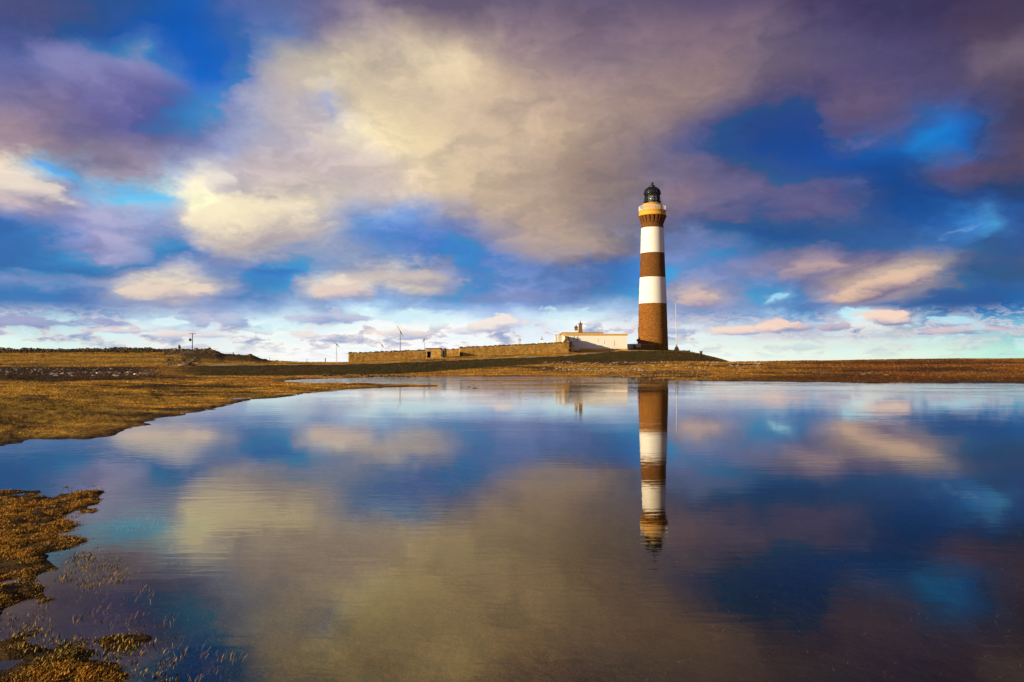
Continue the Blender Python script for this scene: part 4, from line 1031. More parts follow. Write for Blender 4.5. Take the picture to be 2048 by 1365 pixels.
# ================================================================== helper for walls of rough stone
def wall_run(root, pA, pB, topA, topB, thick, cell, namep='stones', mt='wallstone', skip=None, seed=1, cope=True, both=False):
    """pA, pB: ground points (x, y); topA, topB: world z of the wall top. Root at the world origin of its empty."""
    rx, ry, rz_ = root.location
    pA = np.array(pA, float); pB = np.array(pB, float)
    L = np.linalg.norm(pB - pA); ux, uy = (pB - pA) / L; nx, ny = uy, -ux     # normal towards the eye
    if ny > 0: nx, ny = -nx, -ny
    rg = random.Random(seed)
    core = MB(); seg = max(2, int(L / 1.5)); b = MB(); cp = MB()
    def pt(s, off, z): return (pA[0] + ux * s + nx * off - rx, pA[1] + uy * s + ny * off - ry, z - rz_)
    vs = []
    gz = []
    for k in range(seg + 1):
        s = L * k / seg; g0 = H(pA[0] + ux * s, pA[1] + uy * s) - .3; gz.append(g0)
        t = topA + (topB - topA) * k / seg - .08
        vs += [pt(s, -.02, g0), pt(s, -.02, t), pt(s, -thick, t), pt(s, -thick, g0)]
    fs = []
    for k in range(seg):
        o = 4 * k
        sm = L * (k + .5) / seg
        if skip and any(a - .4 < sm < c_ + .4 for a, c_, _ in skip): 
            fs += [(o + 3, o + 2, o + 6, o + 7)]; continue
        for j in range(3): fs.append((o + j, o + j + 1, o + 5 + j, o + 4 + j))
    fs += [(0, 3, 2, 1), (4 * seg, 4 * seg + 1, 4 * seg + 2, 4 * seg + 3)]
    core.add(vs, fs); core.build('core', M['wallcore'], root)
    cw, ch = cell; row = 0
    zmin = min(gz)
    z = zmin
    ztop = max(topA, topB)
    while z < ztop - .1:
        hh_ = ch * rg.uniform(.75, 1.3); s = rg.uniform(-cw, 0)
        while s < L:
            w_ = cw * rg.uniform(.55, 1.6); sc_ = s + w_ / 2
            if 0 < sc_ < L:
                top = topA + (topB - topA) * sc_ / L
                g0 = np.interp(sc_, np.linspace(0, L, seg + 1), gz)
                if z + hh_ < top and z + hh_ > g0 and not (skip and any(a < sc_ < c_ and z < zt__ for a, c_, zt__ in skip)):
                    o_ = rg.uniform(.0, .07)
                    c = pt(sc_, -.12 + o_, z + hh_ / 2)
                    b.obox(c, (ux, uy, 0), (nx, ny, 0), (0, 0, 1), w_ / 2 - .015, .15, hh_ / 2 - .012, .018)
            s += w_
        z += hh_
    st = b.build(namep, M[mt], root); st['kind'] = 'stuff'
    if cope:
        s = 0
        while s < L:
            w_ = rg.uniform(.16, .42); hh_ = rg.uniform(.10, .30)
            top = topA + (topB - topA) * s / L
            cp.obox(pt(s, -thick / 2, top - .08 + hh_ / 2), (ux, uy, 0), (nx, ny, 0), (0, 0, 1), w_ / 2, thick / 2 + rg.uniform(-.05, .04), hh_ / 2, .03)
            s += w_ * 1.02
        c_ = cp.build('coping', M['darkstone'], root); c_['kind'] = 'stuff'
def XYp(x, d): return (P(x, 700, d)[0], d)

# low walled garden, left part
a, b_ = XYp(698, 163), XYp(852, 167)
w1_ = empty('garden_wall', (a[0], a[1], H(*a)), 'long low golden stone wall left of the small stone shed, below the wind turbines', 'stone wall')
wall_run(w1_, a, b_, Zof(707, 163), Zof(700.4, 167), .5, (.42, .17), seed=3)
wall_run(w1_, a, XYp(700, 178), Zof(707, 163), Zof(706.3, 178), .5, (.42, .2), seed=4)
# right part
a, b_ = XYp(921, 170), XYp(1138, 175)
w2_ = empty('garden_wall', (a[0], a[1], H(*a)), 'long golden stone wall climbing from the gap beside the shed up to the white building', 'stone wall')
wall_run(w2_, a, b_, Zof(695.6, 170), Zof(685.2, 175), .5, (.42, .17), seed=5)
a2_, b2_ = XYp(921, 170.3), XYp(918, 177)
wall_run(w2_, a2_, b2_, Zof(695.6, 170), Zof(697, 177), .5, (.42, .2), seed=6)
b = MB(); p = P(922.6, 713.2, 169.6); rx, ry, rz_ = w2_.location
b.box(p[0] - .3 - rx, p[1] - .12 - ry, p[2] - rz_ - .2, p[0] + .28 - rx, p[1] - .02 - ry, Zof(706.4, 169.6) - rz_); b.build('door', M['wood'], w2_)
# stretch of wall seen through the gap
a, b_ = XYp(882, 178), XYp(925, 178.5)
w3_ = empty('garden_wall', (a[0], a[1], H(*a)), 'short stretch of wall set back in the gap between the shed and the right-hand wall', 'stone wall')
wall_run(w3_, a, b_, Zof(699.6, 178), Zof(698.6, 178.5), .5, (.42, .17), seed=7)
# return wall from the end of the garden wall to the house: it throws the long shadow on the white front
a, b_ = XYp(1137.5, 175.2), (P(1134.5, 700, 187.8)[0], 187.8)
w4_ = empty('return_wall', (a[0], a[1], H(*a)), 'tall broken end of stone wall standing against the left end of the white front', 'stone wall')
wall_run(w4_, b_, a, Zof(673.8, 187.8), Zof(681.5, 175.2), .55, (.4, .2), seed=8)
b = MB()
for xx, yy, s in ((1131, 681.5, .36), (1134.5, 676, .42), (1136, 679, .4), (1129, 683.6, .35), (1137, 683.5, .35)):
    q = P(xx, yy, 176.5 if yy > 678 else 181); b.rock((q[0] - w4_.location[0], q[1] - w4_.location[1], q[2] - w4_.location[2]), s, s, s * .9)
b.build('loose_stones', M['darkstone'], w4_)['kind'] = 'stuff'

# stone shed between the two walls
sx0, sx1 = P(852, 700, 166.8)[0], P(890, 700, 168.2)[0]
sg = min(H(sx0, 167), H(sx1, 167)) - .1
sh = empty('stone_shed', ((sx0 + sx1) / 2, 168.2, sg), 'little flat-roofed stone shed with a black doorway, built into the garden wall', 'shed')
ox, oy, oz = sh.location
d0, d1 = P(854.2, 700, 166.9)[0] - ox, P(862.0, 700, 166.9)[0] - ox
zt0 = Zof(698.8, 167) - oz; dz0, dz1 = Zof(716, 166.9) - oz, Zof(703.4, 166.9) - oz
yF = 166.8 - oy; yB = 170.2 - oy; X0, X1 = sx0 - ox, sx1 - ox
b = MB(); b.box(X0, yF + .3, -.3, X1 - .5, yF + .32, zt0); 
b.v = []; b.f = []; b.sm = []
b.box(X0, yF, -.4, d0, yF + .45, zt0); b.box(d1, yF, -.4, X1 - .75, yF + .45, zt0); b.box(d0, yF, dz1, d1, yF + .45, zt0); b.box(d0, yF, -.4, d1, yF + .45, dz0)
b.box(X0, yF + .45, -.4, X0 + .4, yB, zt0); b.box(X1 - .45, yF + 1.6, -.4, X1, yB, zt0); b.box(X0, yB - .4, -.4, X1, yB, zt0)
b.build('wall', M['wallcore'], sh)
b = MB(); rg = random.Random(5)
for z in np.arange(-.3, zt0 - .05, .18):
    s = X0
    while s < X1 - .8:
        w_ = rg.uniform(.22, .6)
        cx = s + w_ / 2
        if not (d0 - .05 < cx < d1 + .05 and z < dz1): b.obox((cx, yF - .02, z + .09), (1, 0, 0), (0, 1, 0), (0, 0, 1), w_ / 2 - .02, .06, .075, .015)
        s += w_
b.build('stones', M['wallstone'], sh)['kind'] = 'stuff'
b = MB(); b.box(d0 - .16, yF - .07, dz0 - .1, d0, yF + .1, dz1 + .16); b.box(d1, yF - .07, dz0 - .1, d1 + .16, yF + .1, dz1 + .16); b.box(d0 - .16, yF - .085, dz1, d1 + .16, yF + .1, dz1 + .2)
b.box(d0 - .1, yF - .2, dz0 - .14, d1 + .1, yF + .3, dz0 - .02)
b.build('door_frame', M['palestone'], sh)
b = MB(); b.box(d0, yF + .44, dz0, d1, yF + .46, dz1); b.build('doorway', M['dark'], sh)
b = MB()
b.add([(d0 - .4, yF - .15, zt0), (X1 - .8, yF - .15, zt0), (X1 - .8, yB, zt0 + .1), (d0 - .4, yB, zt0 + .1), (d0 - .4, yF - .15, zt0 + .18), (X1 - .8, yF - .15, zt0 + .26), (X1 - .8, yB, zt0 + .3), (d0 - .4, yB, zt0 + .3)],
      [(0, 3, 2, 1), (4, 5, 6, 7), (0, 1, 5, 4), (1, 2, 6, 5), (2, 3, 7, 6), (3, 0, 4, 7)]); b.build('roof', M['roofslab'], sh)
# the gabled porch at its right end, turned to the right
px0, px1 = P(883.5, 700, 166.6)[0] - ox, P(890.5, 700, 166.6)[0] - ox
zb2, ze, zr = Zof(716, 166.6) - oz, Zof(701, 166.6) - oz, Zof(696.6, 166.6) - oz
b = MB(); mx_ = (px0 + px1) / 2 + .12
yP = yF - .25
for y_ in (yP, yB):
    pass
vs = [(px0, yP, zb2 - .3), (px1, yP, zb2 - .3), (px1, yP, ze), (mx_, yP, zr), (px0, yP, ze), (px0, yB, zb2 - .3), (px1, yB, zb2 - .3), (px1, yB, ze), (mx_, yB, zr), (px0, yB, ze)]
b.add(vs, [(0, 1, 2, 3, 4), (9, 8, 7, 6, 5), (1, 6, 7, 2), (4, 9, 5, 0), (3, 2, 7, 8), (4, 3, 8, 9)]); b.build('porch', M['roofslab'], sh)
b = MB(); b.box(px0 + .18, yP - .02, zb2, px1 - .14, yP + .1, ze - .1); b.build('doorway', M['dark'], sh)

# ================================================================== WHITE BUILDING
BD = 188.0
def bx(x): return P(x, 700, BD)[0]
def bz(y): return Zof(y, BD)
g0 = H(bx(1200), BD)
hb = empty('white_building', (bx(1190), BD, bz(699)), 'long white flat-roofed keepers building with an ochre parapet, left of the lighthouse', 'building')
ox, oy, oz = hb.location
def B(x): return bx(x) - ox
def BZ_(y): return bz(y) - oz
D1 = 12.5
b = MB(); b.box(B(1132), 0, -1.2, B(1254.6), D1, BZ_(671.2)); b.build('wall', M['white'], hb)
b = MB(); b.box(B(1132) - .05, -.14, BZ_(671.2), B(1254.6) + .14, D1 + .1, BZ_(668.0)); b.build('parapet', M['ochre2'], hb)
b = MB(); b.box(B(1127), .6, BZ_(671.2), B(1206.4), 8.5, BZ_(665.6)); b.build('roof_block', M['ochre2'], hb)
b = MB(); b.box(B(1125.6), .5, BZ_(665.6), B(1206.8), 8.6, BZ_(665.0)); b.build('roof_edge', M['wood'], hb)
b = MB(); b.box(B(1206.0), .45, BZ_(667.2), B(1206.9), .75, BZ_(664.9)); b.build('roof_post', M['wood'], hb)
b = MB(); b.box(B(1132), -.10, -1.2, B(1254.6) + .10, -.0, BZ_(697.6)); b.build('plinth', M['ochre2'], hb)
# fine marks of service on the front: pipes
for xx in (1147.6, 1154.8):
    b = MB(); b.tube((B(xx), -.08, BZ_(671)), (B(xx), -.08, BZ_(683)), .035, n=6); b.build('pipe', M['grey'], hb)
for xx, y0_, y1_ in ((1195.4, 684, 677.8), (1208, 688, 681), (1228, 692, 682)):
    b = MB(); b.tube((B(xx), -.06, BZ_(y0_)), (B(xx), -.06, BZ_(y1_)), .03, n=6); b.build('pipe', M['wmetal'], hb)
# dish
def ringmesh(c, R_, r_, name, m, parent):
    b = MB(); n = 20
    for i in range(n):
        a0 = 2 * math.pi * i / n; a1 = 2 * math.pi * (i + 1) / n
        b.tube((c[0] + R_ * math.cos(a0), c[1], c[2] + R_ * math.sin(a0)), (c[0] + R_ * math.cos(a1), c[1], c[2] + R_ * math.sin(a1)), r_, n=5, caps=False)
    return b.build(name, m, parent)
dd_ = ringmesh((B(1153.4), -.35, BZ_(677.8)), .24, .05, 'satellite_dish', M['black'], hb)
b = MB(); b.tube((B(1153.4), -.35, BZ_(677.8)), (B(1153.4), 0, BZ_(677.8)), .03); b.build('bracket', M['black'], dd_)
b = MB(); b.box(B(1146.3), -.14, BZ_(677.2), B(1147.9), 0, BZ_(675.4)); b.build('lamp_box', M['black'], hb)
# wing to the left
b = MB(); b.box(B(1119.5), 2.6, -1.0, B(1131.9), 10, BZ_(669.4)); b.build('wing', M['white'], hb)
b = MB(); b.box(B(1119.0), 2.5, BZ_(669.4), B(1131.5), 10.1, BZ_(667.0)); b.build('wing_parapet', M['ochre2'], hb)
b = MB(); b.box(B(1112.6), 3.2, -1.0, B(1119.5), 9, BZ_(672.2)); b.build('wing', M['render'], hb)
for xx, y1_ in ((1113.8, 668.2), (1118.6, 669), (1122.6, 666.6)):
    b = MB(); b.tube((B(xx), 2.45, -1), (B(xx), 2.45, BZ_(y1_)), .05, n=6); b.build('pipe', M['wood'], hb)
b = MB(); b.tube((B(1114.6), 2.45, BZ_(671.5)), (B(1110.5), 2.45, BZ_(668.8)), .10, .05, n=6); b.build('gutter_spout', M['grey'], hb)
# chimneys
def chimney(x0, x1, yb_, yt_, dy, m, label, pot_top, cap=True, lower=None, taper=0.9, name='chimney'):
    w0 = (B(x1) - B(x0)) / 2; cx = (B(x0) + B(x1)) / 2; zb__, zt__ = BZ_(yb_), BZ_(yt_)
    b = MB(); vs = []
    for z, k in ((zb__, 1.0), (zt__, taper)):
        for sy in (-1, 1):
            for sx in (-1, 1): vs.append((cx + sx * w0 * k, dy + sy * w0 * k, z))
    b.add(vs, [(0, 2, 3, 1), (4, 5, 7, 6), (0, 1, 5, 4), (2, 6, 7, 3), (0, 4, 6, 2), (1, 3, 7, 5)])
    c = b.build(name, m, hb)
    b = MB(); b.box(cx - w0 * taper - .14, dy - w0 * taper - .14, zt__, cx + w0 * taper + .14, dy + w0 * taper + .14, zt__ + .18); b.build('cap', M['wood'], c)
    b = MB(); b.lathe([(.16, zt__ + .18), (.13, zt__ + .5), (.05, zt__ + .55), (.05, BZ_(pot_top))], 10, cx, dy); b.build('pot', M['wood'], c)
    return c
chimney(1160.2, 1168.0, 666, 647.2, 4.2, M['chim'], 'tall', 640.0, taper=.78)
chimney(1152.2, 1158.6, 660, 653.6, 4.4, M['chim'], 'short', 648.0, taper=.92)
b = MB(); w0 = (B(1158.6) - B(1152.2)) / 2; cx = (B(1158.6) + B(1152.2)) / 2
b.box(cx - w0 - .03, 4.4 - w0 - .03, BZ_(666), cx + w0 + .03, 4.4 + w0 + .03, BZ_(660)); b.build('chimney_base', M['white'], hb)
# lean-to of pale upright boards against the front
b0, b1 = P(1143.8, 700, 184.5)[0], P(1158.6, 700, 184.5)[0]
an = empty('annex', ((b0 + b1) / 2, 184.5, Zof(699.6, 184.5)), 'small boxy annex of white upright boards before the shaded left end of the white front', 'annex')
ax_, ay_, az_ = an.location
zt_a, zb_a = Zof(683, 184.5) - az_, -.6
b = MB(); b.box(b0 - ax_ + .05, .06, zb_a, b1 - ax_ - .05, 3.2, zt_a - .05); b.build('body', M['render'], an)
nb = 9
bm_ = None
for i in range(nb):
    x = b0 - ax_ + (b1 - b0) * (i + .5) / nb
    if bm_ is None:
        q = MB(); q.box(-(b1 - b0) / nb / 2 + .02, 0, zb_a, (b1 - b0) / nb / 2 - .02, .06, zt_a - .06); o = q.build('board', M['white'], an); bm_ = o.data
    else: o = bpy.data.objects.new('board', bm_); link(o, an)
    o.location = (x, -.02 * (i % 2), 0)
b = MB(); b.box(b0 - ax_ - .08, -.12, zt_a - .05, b1 - ax_ + .08, 3.25, zt_a + .05); b.build('roof', M['render'], an)
# gate pier
gp = P(1144.2, 702.4, 177)
pi = empty('gate_pier', (gp[0], gp[1], gp[2]), 'squat ochre gate pier at the right end of the long stone wall', 'gate pier')
hz = Zof(691.6, 177) - gp[2]
b = MB(); b.box(-.36, -.36, -.4, .36, .36, hz); b.build('pier', M['ochre2'], pi, .03)
b = MB(); b.box(-.42, -.42, hz, .42, .42, hz + .1); b.build('cap', M['roofslab'], pi)

# ================================================================== hidden cottage with two white chimneys behind the right-hand wall
cd = 190.0
c0, c1 = P(1026, 700, cd)[0], P(1112, 700, cd)[0]
zc0 = H((c0 + c1) / 2, cd)
ctg = empty('cottage', ((c0 + c1) / 2, cd, zc0), 'low white cottage behind the long stone wall, only its two small chimneys showing', 'cottage')
ox2, oy2, oz2 = ctg.location
def Cx(x): return P(x, 700, cd)[0] - ox2
def Cz(y): return Zof(y, cd) - oz2
b = MB(); b.add([(Cx(1030), 0, -.5), (Cx(1112), 0, -.5), (Cx(1112), 5, -.5), (Cx(1030), 5, -.5), (Cx(1030), 0, Cz(689.6)), (Cx(1112), 0, Cz(685.0)), (Cx(1112), 5, Cz(685.0)), (Cx(1030), 5, Cz(689.6))],
             [(0, 3, 2, 1), (0, 1, 5, 4), (1, 2, 6, 5), (2, 3, 7, 6), (3, 0, 4, 7), (4, 5, 6, 7)]); b.build('wall', M['white'], ctg)
for x0_, x1_, yt_, cowl, kk in ((1037.2, 1042.4, 680.4, 676.6, 0), (1082.2, 1087.0, 679.2, 672.4, 1)):
    w_ = (Cx(x1_) - Cx(x0_)) / 2; cx_ = (Cx(x1_) + Cx(x0_)) / 2
    q = MB(); q.box(cx_ - w_, 2, Cz(692), cx_ + w_, 2 + 2 * w_, Cz(yt_)); ch_ = q.build('chimney', M['white'] if kk else M['render'], ctg)
    q = MB(); q.box(cx_ - w_ - .08, 1.92, Cz(yt_), cx_ + w_ + .08, 2.08 + 2 * w_, Cz(yt_) + .1); q.build('cap', M['roofslab'], ch_)
    if kk: q = MB(); q.tube((cx_, 2 + w_, Cz(yt_)), (cx_, 2 + w_, Cz(cowl)), .09, .05); q.build('pot', M['wood'], ch_)
    else:
        q = MB()
        for sx in (-.16, .16): q.tube((cx_ + sx, 2 + w_, Cz(yt_)), (cx_ + sx, 2 + w_, Cz(677.2)), .05)
        q.box(cx_ - .2, 1.9 + w_, Cz(677.3), cx_ + .2, 2.1 + w_, Cz(676.6)); q.build('cowl', M['chim'], ch_)

# ================================================================== small things beside the tower
kd = 196.0
k0, k1 = P(1255.5, 700, kd)[0], P(1268.2, 700, kd)[0]
kb = empty('store_hut', ((k0 + k1) / 2, kd, Zof(700.5, kd)), 'small pale flat-roofed hut between the white building and the foot of the lighthouse', 'hut')
q = MB(); hz = Zof(689.2, kd) - kb.location[2]; hw = (k1 - k0) / 2
q.box(-hw + .1, 0, -.4, hw, 2.5, hz); q.build('wall', M['render'], kb)
q = MB(); q.box(-hw, -.1, hz, hw + .08, 2.55, hz + .1); q.build('roof', M['wood'], kb)
q = MB(); q.box(.1, -.03, hz * .62, .32, .02, hz * .9); q.build('window', M['pane'], kb)
q = MB(); q.box(-hw + .1, -.05, -.4, hw, 0, .25); q.build('plinth', M['dark'], kb)
ed = 194.5
e0, e1 = P(1268.8, 700, ed)[0], P(1310.2, 700, ed)[0]
en = empty('forecourt_wall', (e0, ed, Zof(701, ed)), 'low brown brick enclosure with a flat coping at the foot of the lighthouse', 'brick wall')
hz = Zof(689.4, ed) - en.location[2]; W_ = e1 - e0
fm = mat('enclosure_brick', (.26, .12, .03), .9, var=.4, vscale=2.5, bump=.7, bscale=9, base2=(.16, .07, .02), stretch=(1, 1, 2.2))
q = MB(); q.box(0, 0, -.8, W_, .4, hz); q.box(W_ - .4, .4, -.8, W_, 4.5, hz); q.box(0, .4, -.8, .4, 4.5, hz); q.build('wall', fm, en)
q = MB(); q.box(-.06, -.06, hz, W_ + .06, .46, hz + .1); q.box(W_ - .46, .46, hz, W_ + .06, 4.5, hz + .1); q.box(-.06, .46, hz, .46, 4.5, hz + .1); q.build('coping', M['palestone'], en)
wx0, wx1 = P(1271.8, 700, ed)[0] - e0, P(1281.4, 700, ed)[0] - e0
nbz0, nbz1 = Zof(695.2, ed) - en.location[2], Zof(688.6, ed) - en.location[2]
nbd = empty('notice_board', (e0 + (wx0 + wx1) / 2, ed - .35, Zof(700.5, ed)), 'white framed board with two dark panels fixed before the low brown wall by the lighthouse', 'notice board')
hw = (wx1 - wx0) / 2
q = MB(); q.box(-hw, 0, nbz0, hw, .08, nbz1); q.build('frame', M['wmetal'], nbd)
for s in (-1, 1):
    q = MB(); q.box(s * hw * .5 - hw * .36, -.012, nbz0 + .14, s * hw * .5 + hw * .36, .01, nbz1 - .14); q.build('panel', M['pane'] if s < 0 else M['grey'], nbd)
    q = MB(); q.tube((s * hw * .8, .1, -.4), (s * hw * .8, .1, nbz1), .04); q.build('post', M['grey'], nbd)
# low stony wall running right from the tower foot
a, b_ = XYp(1312, 193.5), XYp(1380, 196)
lw = empty('low_wall', (a[0], a[1], H(*a)), 'knee-high dark stone wall running right from the lighthouse along the brow of the hill', 'stone wall')
wall_run(lw, a, b_, Zof(700.9, 193.5), Zof(702.6, 196), .6, (.5, .2), mt='darkstone', seed=12)
# flagpole
fp = P(1353.3, 700.6, 197)
fl = empty('flagpole', (fp[0], fp[1], fp[2]), 'white flagpole on a pointed stone pyramid just right of the lighthouse', 'flagpole')
q = MB(); s = 5.4 * 197 / F; ap = Zof(688.6, 197) - fp[2]
q.add([(-s, -s, -.4), (s, -s, -.4), (s, s, -.4), (-s, s, -.4), (-.06, -.06, ap), (.06, -.06, ap), (.06, .06, ap), (-.06, .06, ap)], [(0, 1, 5, 4), (1, 2, 6, 5), (2, 3, 7, 6), (3, 0, 4, 7), (4, 5, 6, 7), (3, 2, 1, 0)])
q.build('base', M['palestone'], fl)
q = MB(); tz_ = Zof(605, 197) - fp[2]; tx_ = P(1351.2, 605, 197)[0] - fp[0]
q.tube((0, 0, ap - .3), (tx_ * .5, 0, ap + (tz_ - ap) * .5), .085, .07); q.tube((tx_ * .5, 0, ap + (tz_ - ap) * .5), (tx_, 0, tz_), .065, .04); q.build('pole', M['wmetal'], fl)
q = MB(); q.lathe([(.02, tz_), (.11, tz_ + .06), (.13, tz_ + .14), (.08, tz_ + .22), (.01, tz_ + .26)], 10, tx_, 0); q.build('finial', M['wood'], fl)
q = MB(); q.tube((.12, 0, ap), (tx_ + .1, 0, tz_ - .2), .008, n=4); q.build('halyard', M['grey'], fl)
# little block on the right slope of the hill
lp = P(1402, 706.8, 200)
bl = empty('stone_post', (lp[0], lp[1], lp[2]), 'tiny dark stone block standing alone on the right slope of the green hill', 'stone block')
q = MB(); q.box(-.28, -.25, -.3, .30, .25, .42, .04); q.build('block', M['darkstone'], bl); 
q = MB(); q.box(-.34, -.3, .42, .36, .3, .52, .02); q.build('cap', M['darkstone'], bl)

# ================================================================== wind turbines
def turbine(x, hy, by_, d, blen, ang, yaw, label, r=.09, first=None):
    pb = P(x, by_, d); hubz = Zof(hy, d); H0 = hubz - pb[2]
    rt = empty('wind_turbine', (pb[0], pb[1], pb[2]), label, 'wind turbine', 'small wind turbines beyond the garden wall')
    q = MB(); q.tube((0, 0, -2), (0, 0, H0 - .1), r * 1.25, r * .75, n=10); q.build('mast', M['turb'], rt)
    q = MB(); q.tube((0, -.35, H0), (0, .45, H0), .13, .10, n=10); q.tube((0, -.5, H0), (0, -.35, H0), .04, .13, n=10); q.build('nacelle', M['turb'], rt)
    for s in (0, math.pi):
        a = ang + s; c, sn = math.cos(a), math.sin(a)
        q = MB(); vs = []
        for t, w, tw in ((.06, .07, .9), (.18, .17, .6), (.6, .12, .3), (1.0, .05, .15)):
            for u_, v_ in ((-1, 0), (0, -.18), (1, 0), (0, .18)):
                lx_ = t * blen; ww = u_ * w; th = v_ * w * 1.2
                oy_ = th * math.cos(tw) + ww * math.sin(tw); pp = ww * math.cos(tw) - th * math.sin(tw)
                vs.append((lx_ * c - pp * sn, -.42 + oy_, H0 + lx_ * sn + pp * c))
        fs = []
        for k in range(3):
            for j in range(4): fs.append((4 * k + j, 4 * k + (j + 1) % 4, 4 * k + 4 + (j + 1) % 4, 4 * k + 4 + j))
        fs += [(3, 2, 1, 0), (12, 13, 14, 15)]
        q.add(vs, fs); q.build('blade', M['turb'], rt)
    rt.rotation_euler = (0, 0, yaw)
    return rt
t1 = turbine(672.6, 688.4, 726, 235, 1.30, math.radians(137), 0, 'slim two-bladed wind turbine standing clear to the left of the long stone wall', .06)
q = MB()
q.tube((.05, 0, 3.9), (.85, 0, -1.0), .012, n=4); q.tube((.05, 0, 3.9), (.5, 1.2, -1.0), .012, n=4); q.build('guy_wire', M['grey'], t1)
turbine(763.5, 690, 712, 250, 1.20, math.radians(128), 0, 'lowest two-bladed wind turbine, its hub just above the left stone wall', .05)
turbine(800.2, 662.4, 712, 230, 1.95, math.radians(119), 0, 'tallest wind turbine, on a thick mast rising behind the left stone wall', .13)
turbine(849.2, 678, 712, 240, 1.35, math.radians(64), 0, 'two-bladed wind turbine leaning its upper blade right, just left of the stone shed', .07)

# ================================================================== utility pole
up = P(384.5, 706, 240)
ut = empty('utility_pole', (up[0], up[1], up[2]), 'wooden utility pole with a crossarm and green transformer behind the rubble heap', 'utility pole')
hz = Zof(667, 240) - up[2]
q = MB(); q.tube((0, 0, -1), (0, 0, hz), .15, .11, n=10); q.build('pole', M['wood'], ut)
q = MB(); q.box(-.95, -.06, hz - .22, .95, .06, hz - .08); q.build('crossarm', M['wood'], ut)
for s in (-.85, 0, .85):
    q = MB(); q.lathe([(.03, hz - .08), (.07, hz - .02), (.07, hz + .05), (.03, hz + .1)], 8, s, 0); q.build('insulator', M['grey'], ut)
q = MB(); zc = Zof(680.2, 240) - up[2]
q.lathe([(.05, zc - .42), (.30, zc - .38), (.36, zc - .2), (.36, zc + .28), (.26, zc + .36), (.05, zc + .42)], 14, -.68, 0); tf = q.build('transformer', M['green'], ut)
q = MB()
for s in (-.15, .15): q.tube((-.68 + s, 0, zc + .36), (-.68 + s, 0, zc + .62), .04)
q.box(-.4, -.04, zc - .05, -.1, .04, zc + .05); q.build('bushings', M['black'], tf)['kind'] = 'stuff'

# ================================================================== fence on the skyline
fx = [(466.3, 705.0, 712.4, .13, 205), (539, 715.2, 724.4, .045, 205), (571.3, 722.3, 726.6, .06, 205), (614, 718.2, 726.6, .06, 205), (650.8, 716.6, 728, .11, 205)]
f0 = P(*[(fx[0][0]), fx[0][2], fx[0][4]])
fe = empty('wire_fence', (f0[0], f0[1], f0[2]), 'sparse wire fence of five uneven posts along the skyline left of the stone wall', 'fence')
tops = []
for x, yt, yb, r, d in fx:
    pt_ = P(x, yt, d) - f0; pb_ = P(x, yb, d) - f0
    q = MB(); q.tube((pb_[0], pb_[1], pb_[2] - .6), (pt_[0], pt_[1], pt_[2]), r * 1.05, r, n=8); q.build('post', M['wood'], fe); tops.append((pb_, pt_))
q = MB()
pL = P(431, 703.2, 205) - f0
q.tube(tuple(pL), (tops[0][1][0], tops[0][1][1], tops[0][1][2] - .1), .02, n=4)
q.tube(tuple(pL - np.array((0, 0, .25))), (tops[0][1][0], tops[0][1][1], tops[0][1][2] - .35), .016, n=4)
for k in range(len(tops) - 1):
    for h in (.35, .85):
        a_ = tops[k][0] * (1 - h) + tops[k][1] * h; b__ = tops[k + 1][0] * (1 - h) + tops[k + 1][1] * h
        q.tube(tuple(a_), tuple(b__), .012, n=4)
q.build('wire', M['grey'], fe)

# ================================================================== dry stone dyke and rubble on the left skyline
x0_, x1_ = -190, 345
a = XYp(x0_, 200)
dk = empty('dry_stone_dyke', (a[0], a[1], 0), 'long dark tumbledown dry stone wall along the left skyline', 'stone wall')
b = MB(); rg = random.Random(9)
xx = x0_
while xx < x1_:
    top = 1.0 + .16 * math.sin(xx * .031) + .12 * math.sin(xx * .11 + 1) + .22 * vn(xx, 0, 9.0, 2) - (.3 if 62 < xx < 74 else 0)
    X_ = P(xx, 700, 200)[0]; g_ = H(X_, 200)
    z = 0
    while z < top:
        s = rg.uniform(.10, .24)
        b.rock((X_ - a[0] + rg.uniform(-.15, .15), rg.uniform(-.25, .25), g_ + z + s * .3), s * 1.6, s, s * .6, .25)
        z += s * .8
    xx += rg.uniform(1.4, 2.6)
b.build('stones', M['darkstone'], dk)['kind'] = 'stuff'
b = MB(); vs = []
xs_ = np.arange(x0_, x1_ + 1, 6.0)
for xx in xs_:
    X_ = P(xx, 700, 200)[0]; g_ = H(X_, 200)
    for yy_, zz in ((-.2, -.3), (-.14, .85), (.14, .85), (.2, -.3)): vs.append((X_ - a[0], yy_, g_ + zz))
fs = []
for k in range(len(xs_) - 1):
    for j in range(3): fs.append((4 * k + j, 4 * k + j + 1, 4 * k + 5 + j, 4 * k + 4 + j))
b.add(vs, fs); b.build('core', M['dark'], dk)

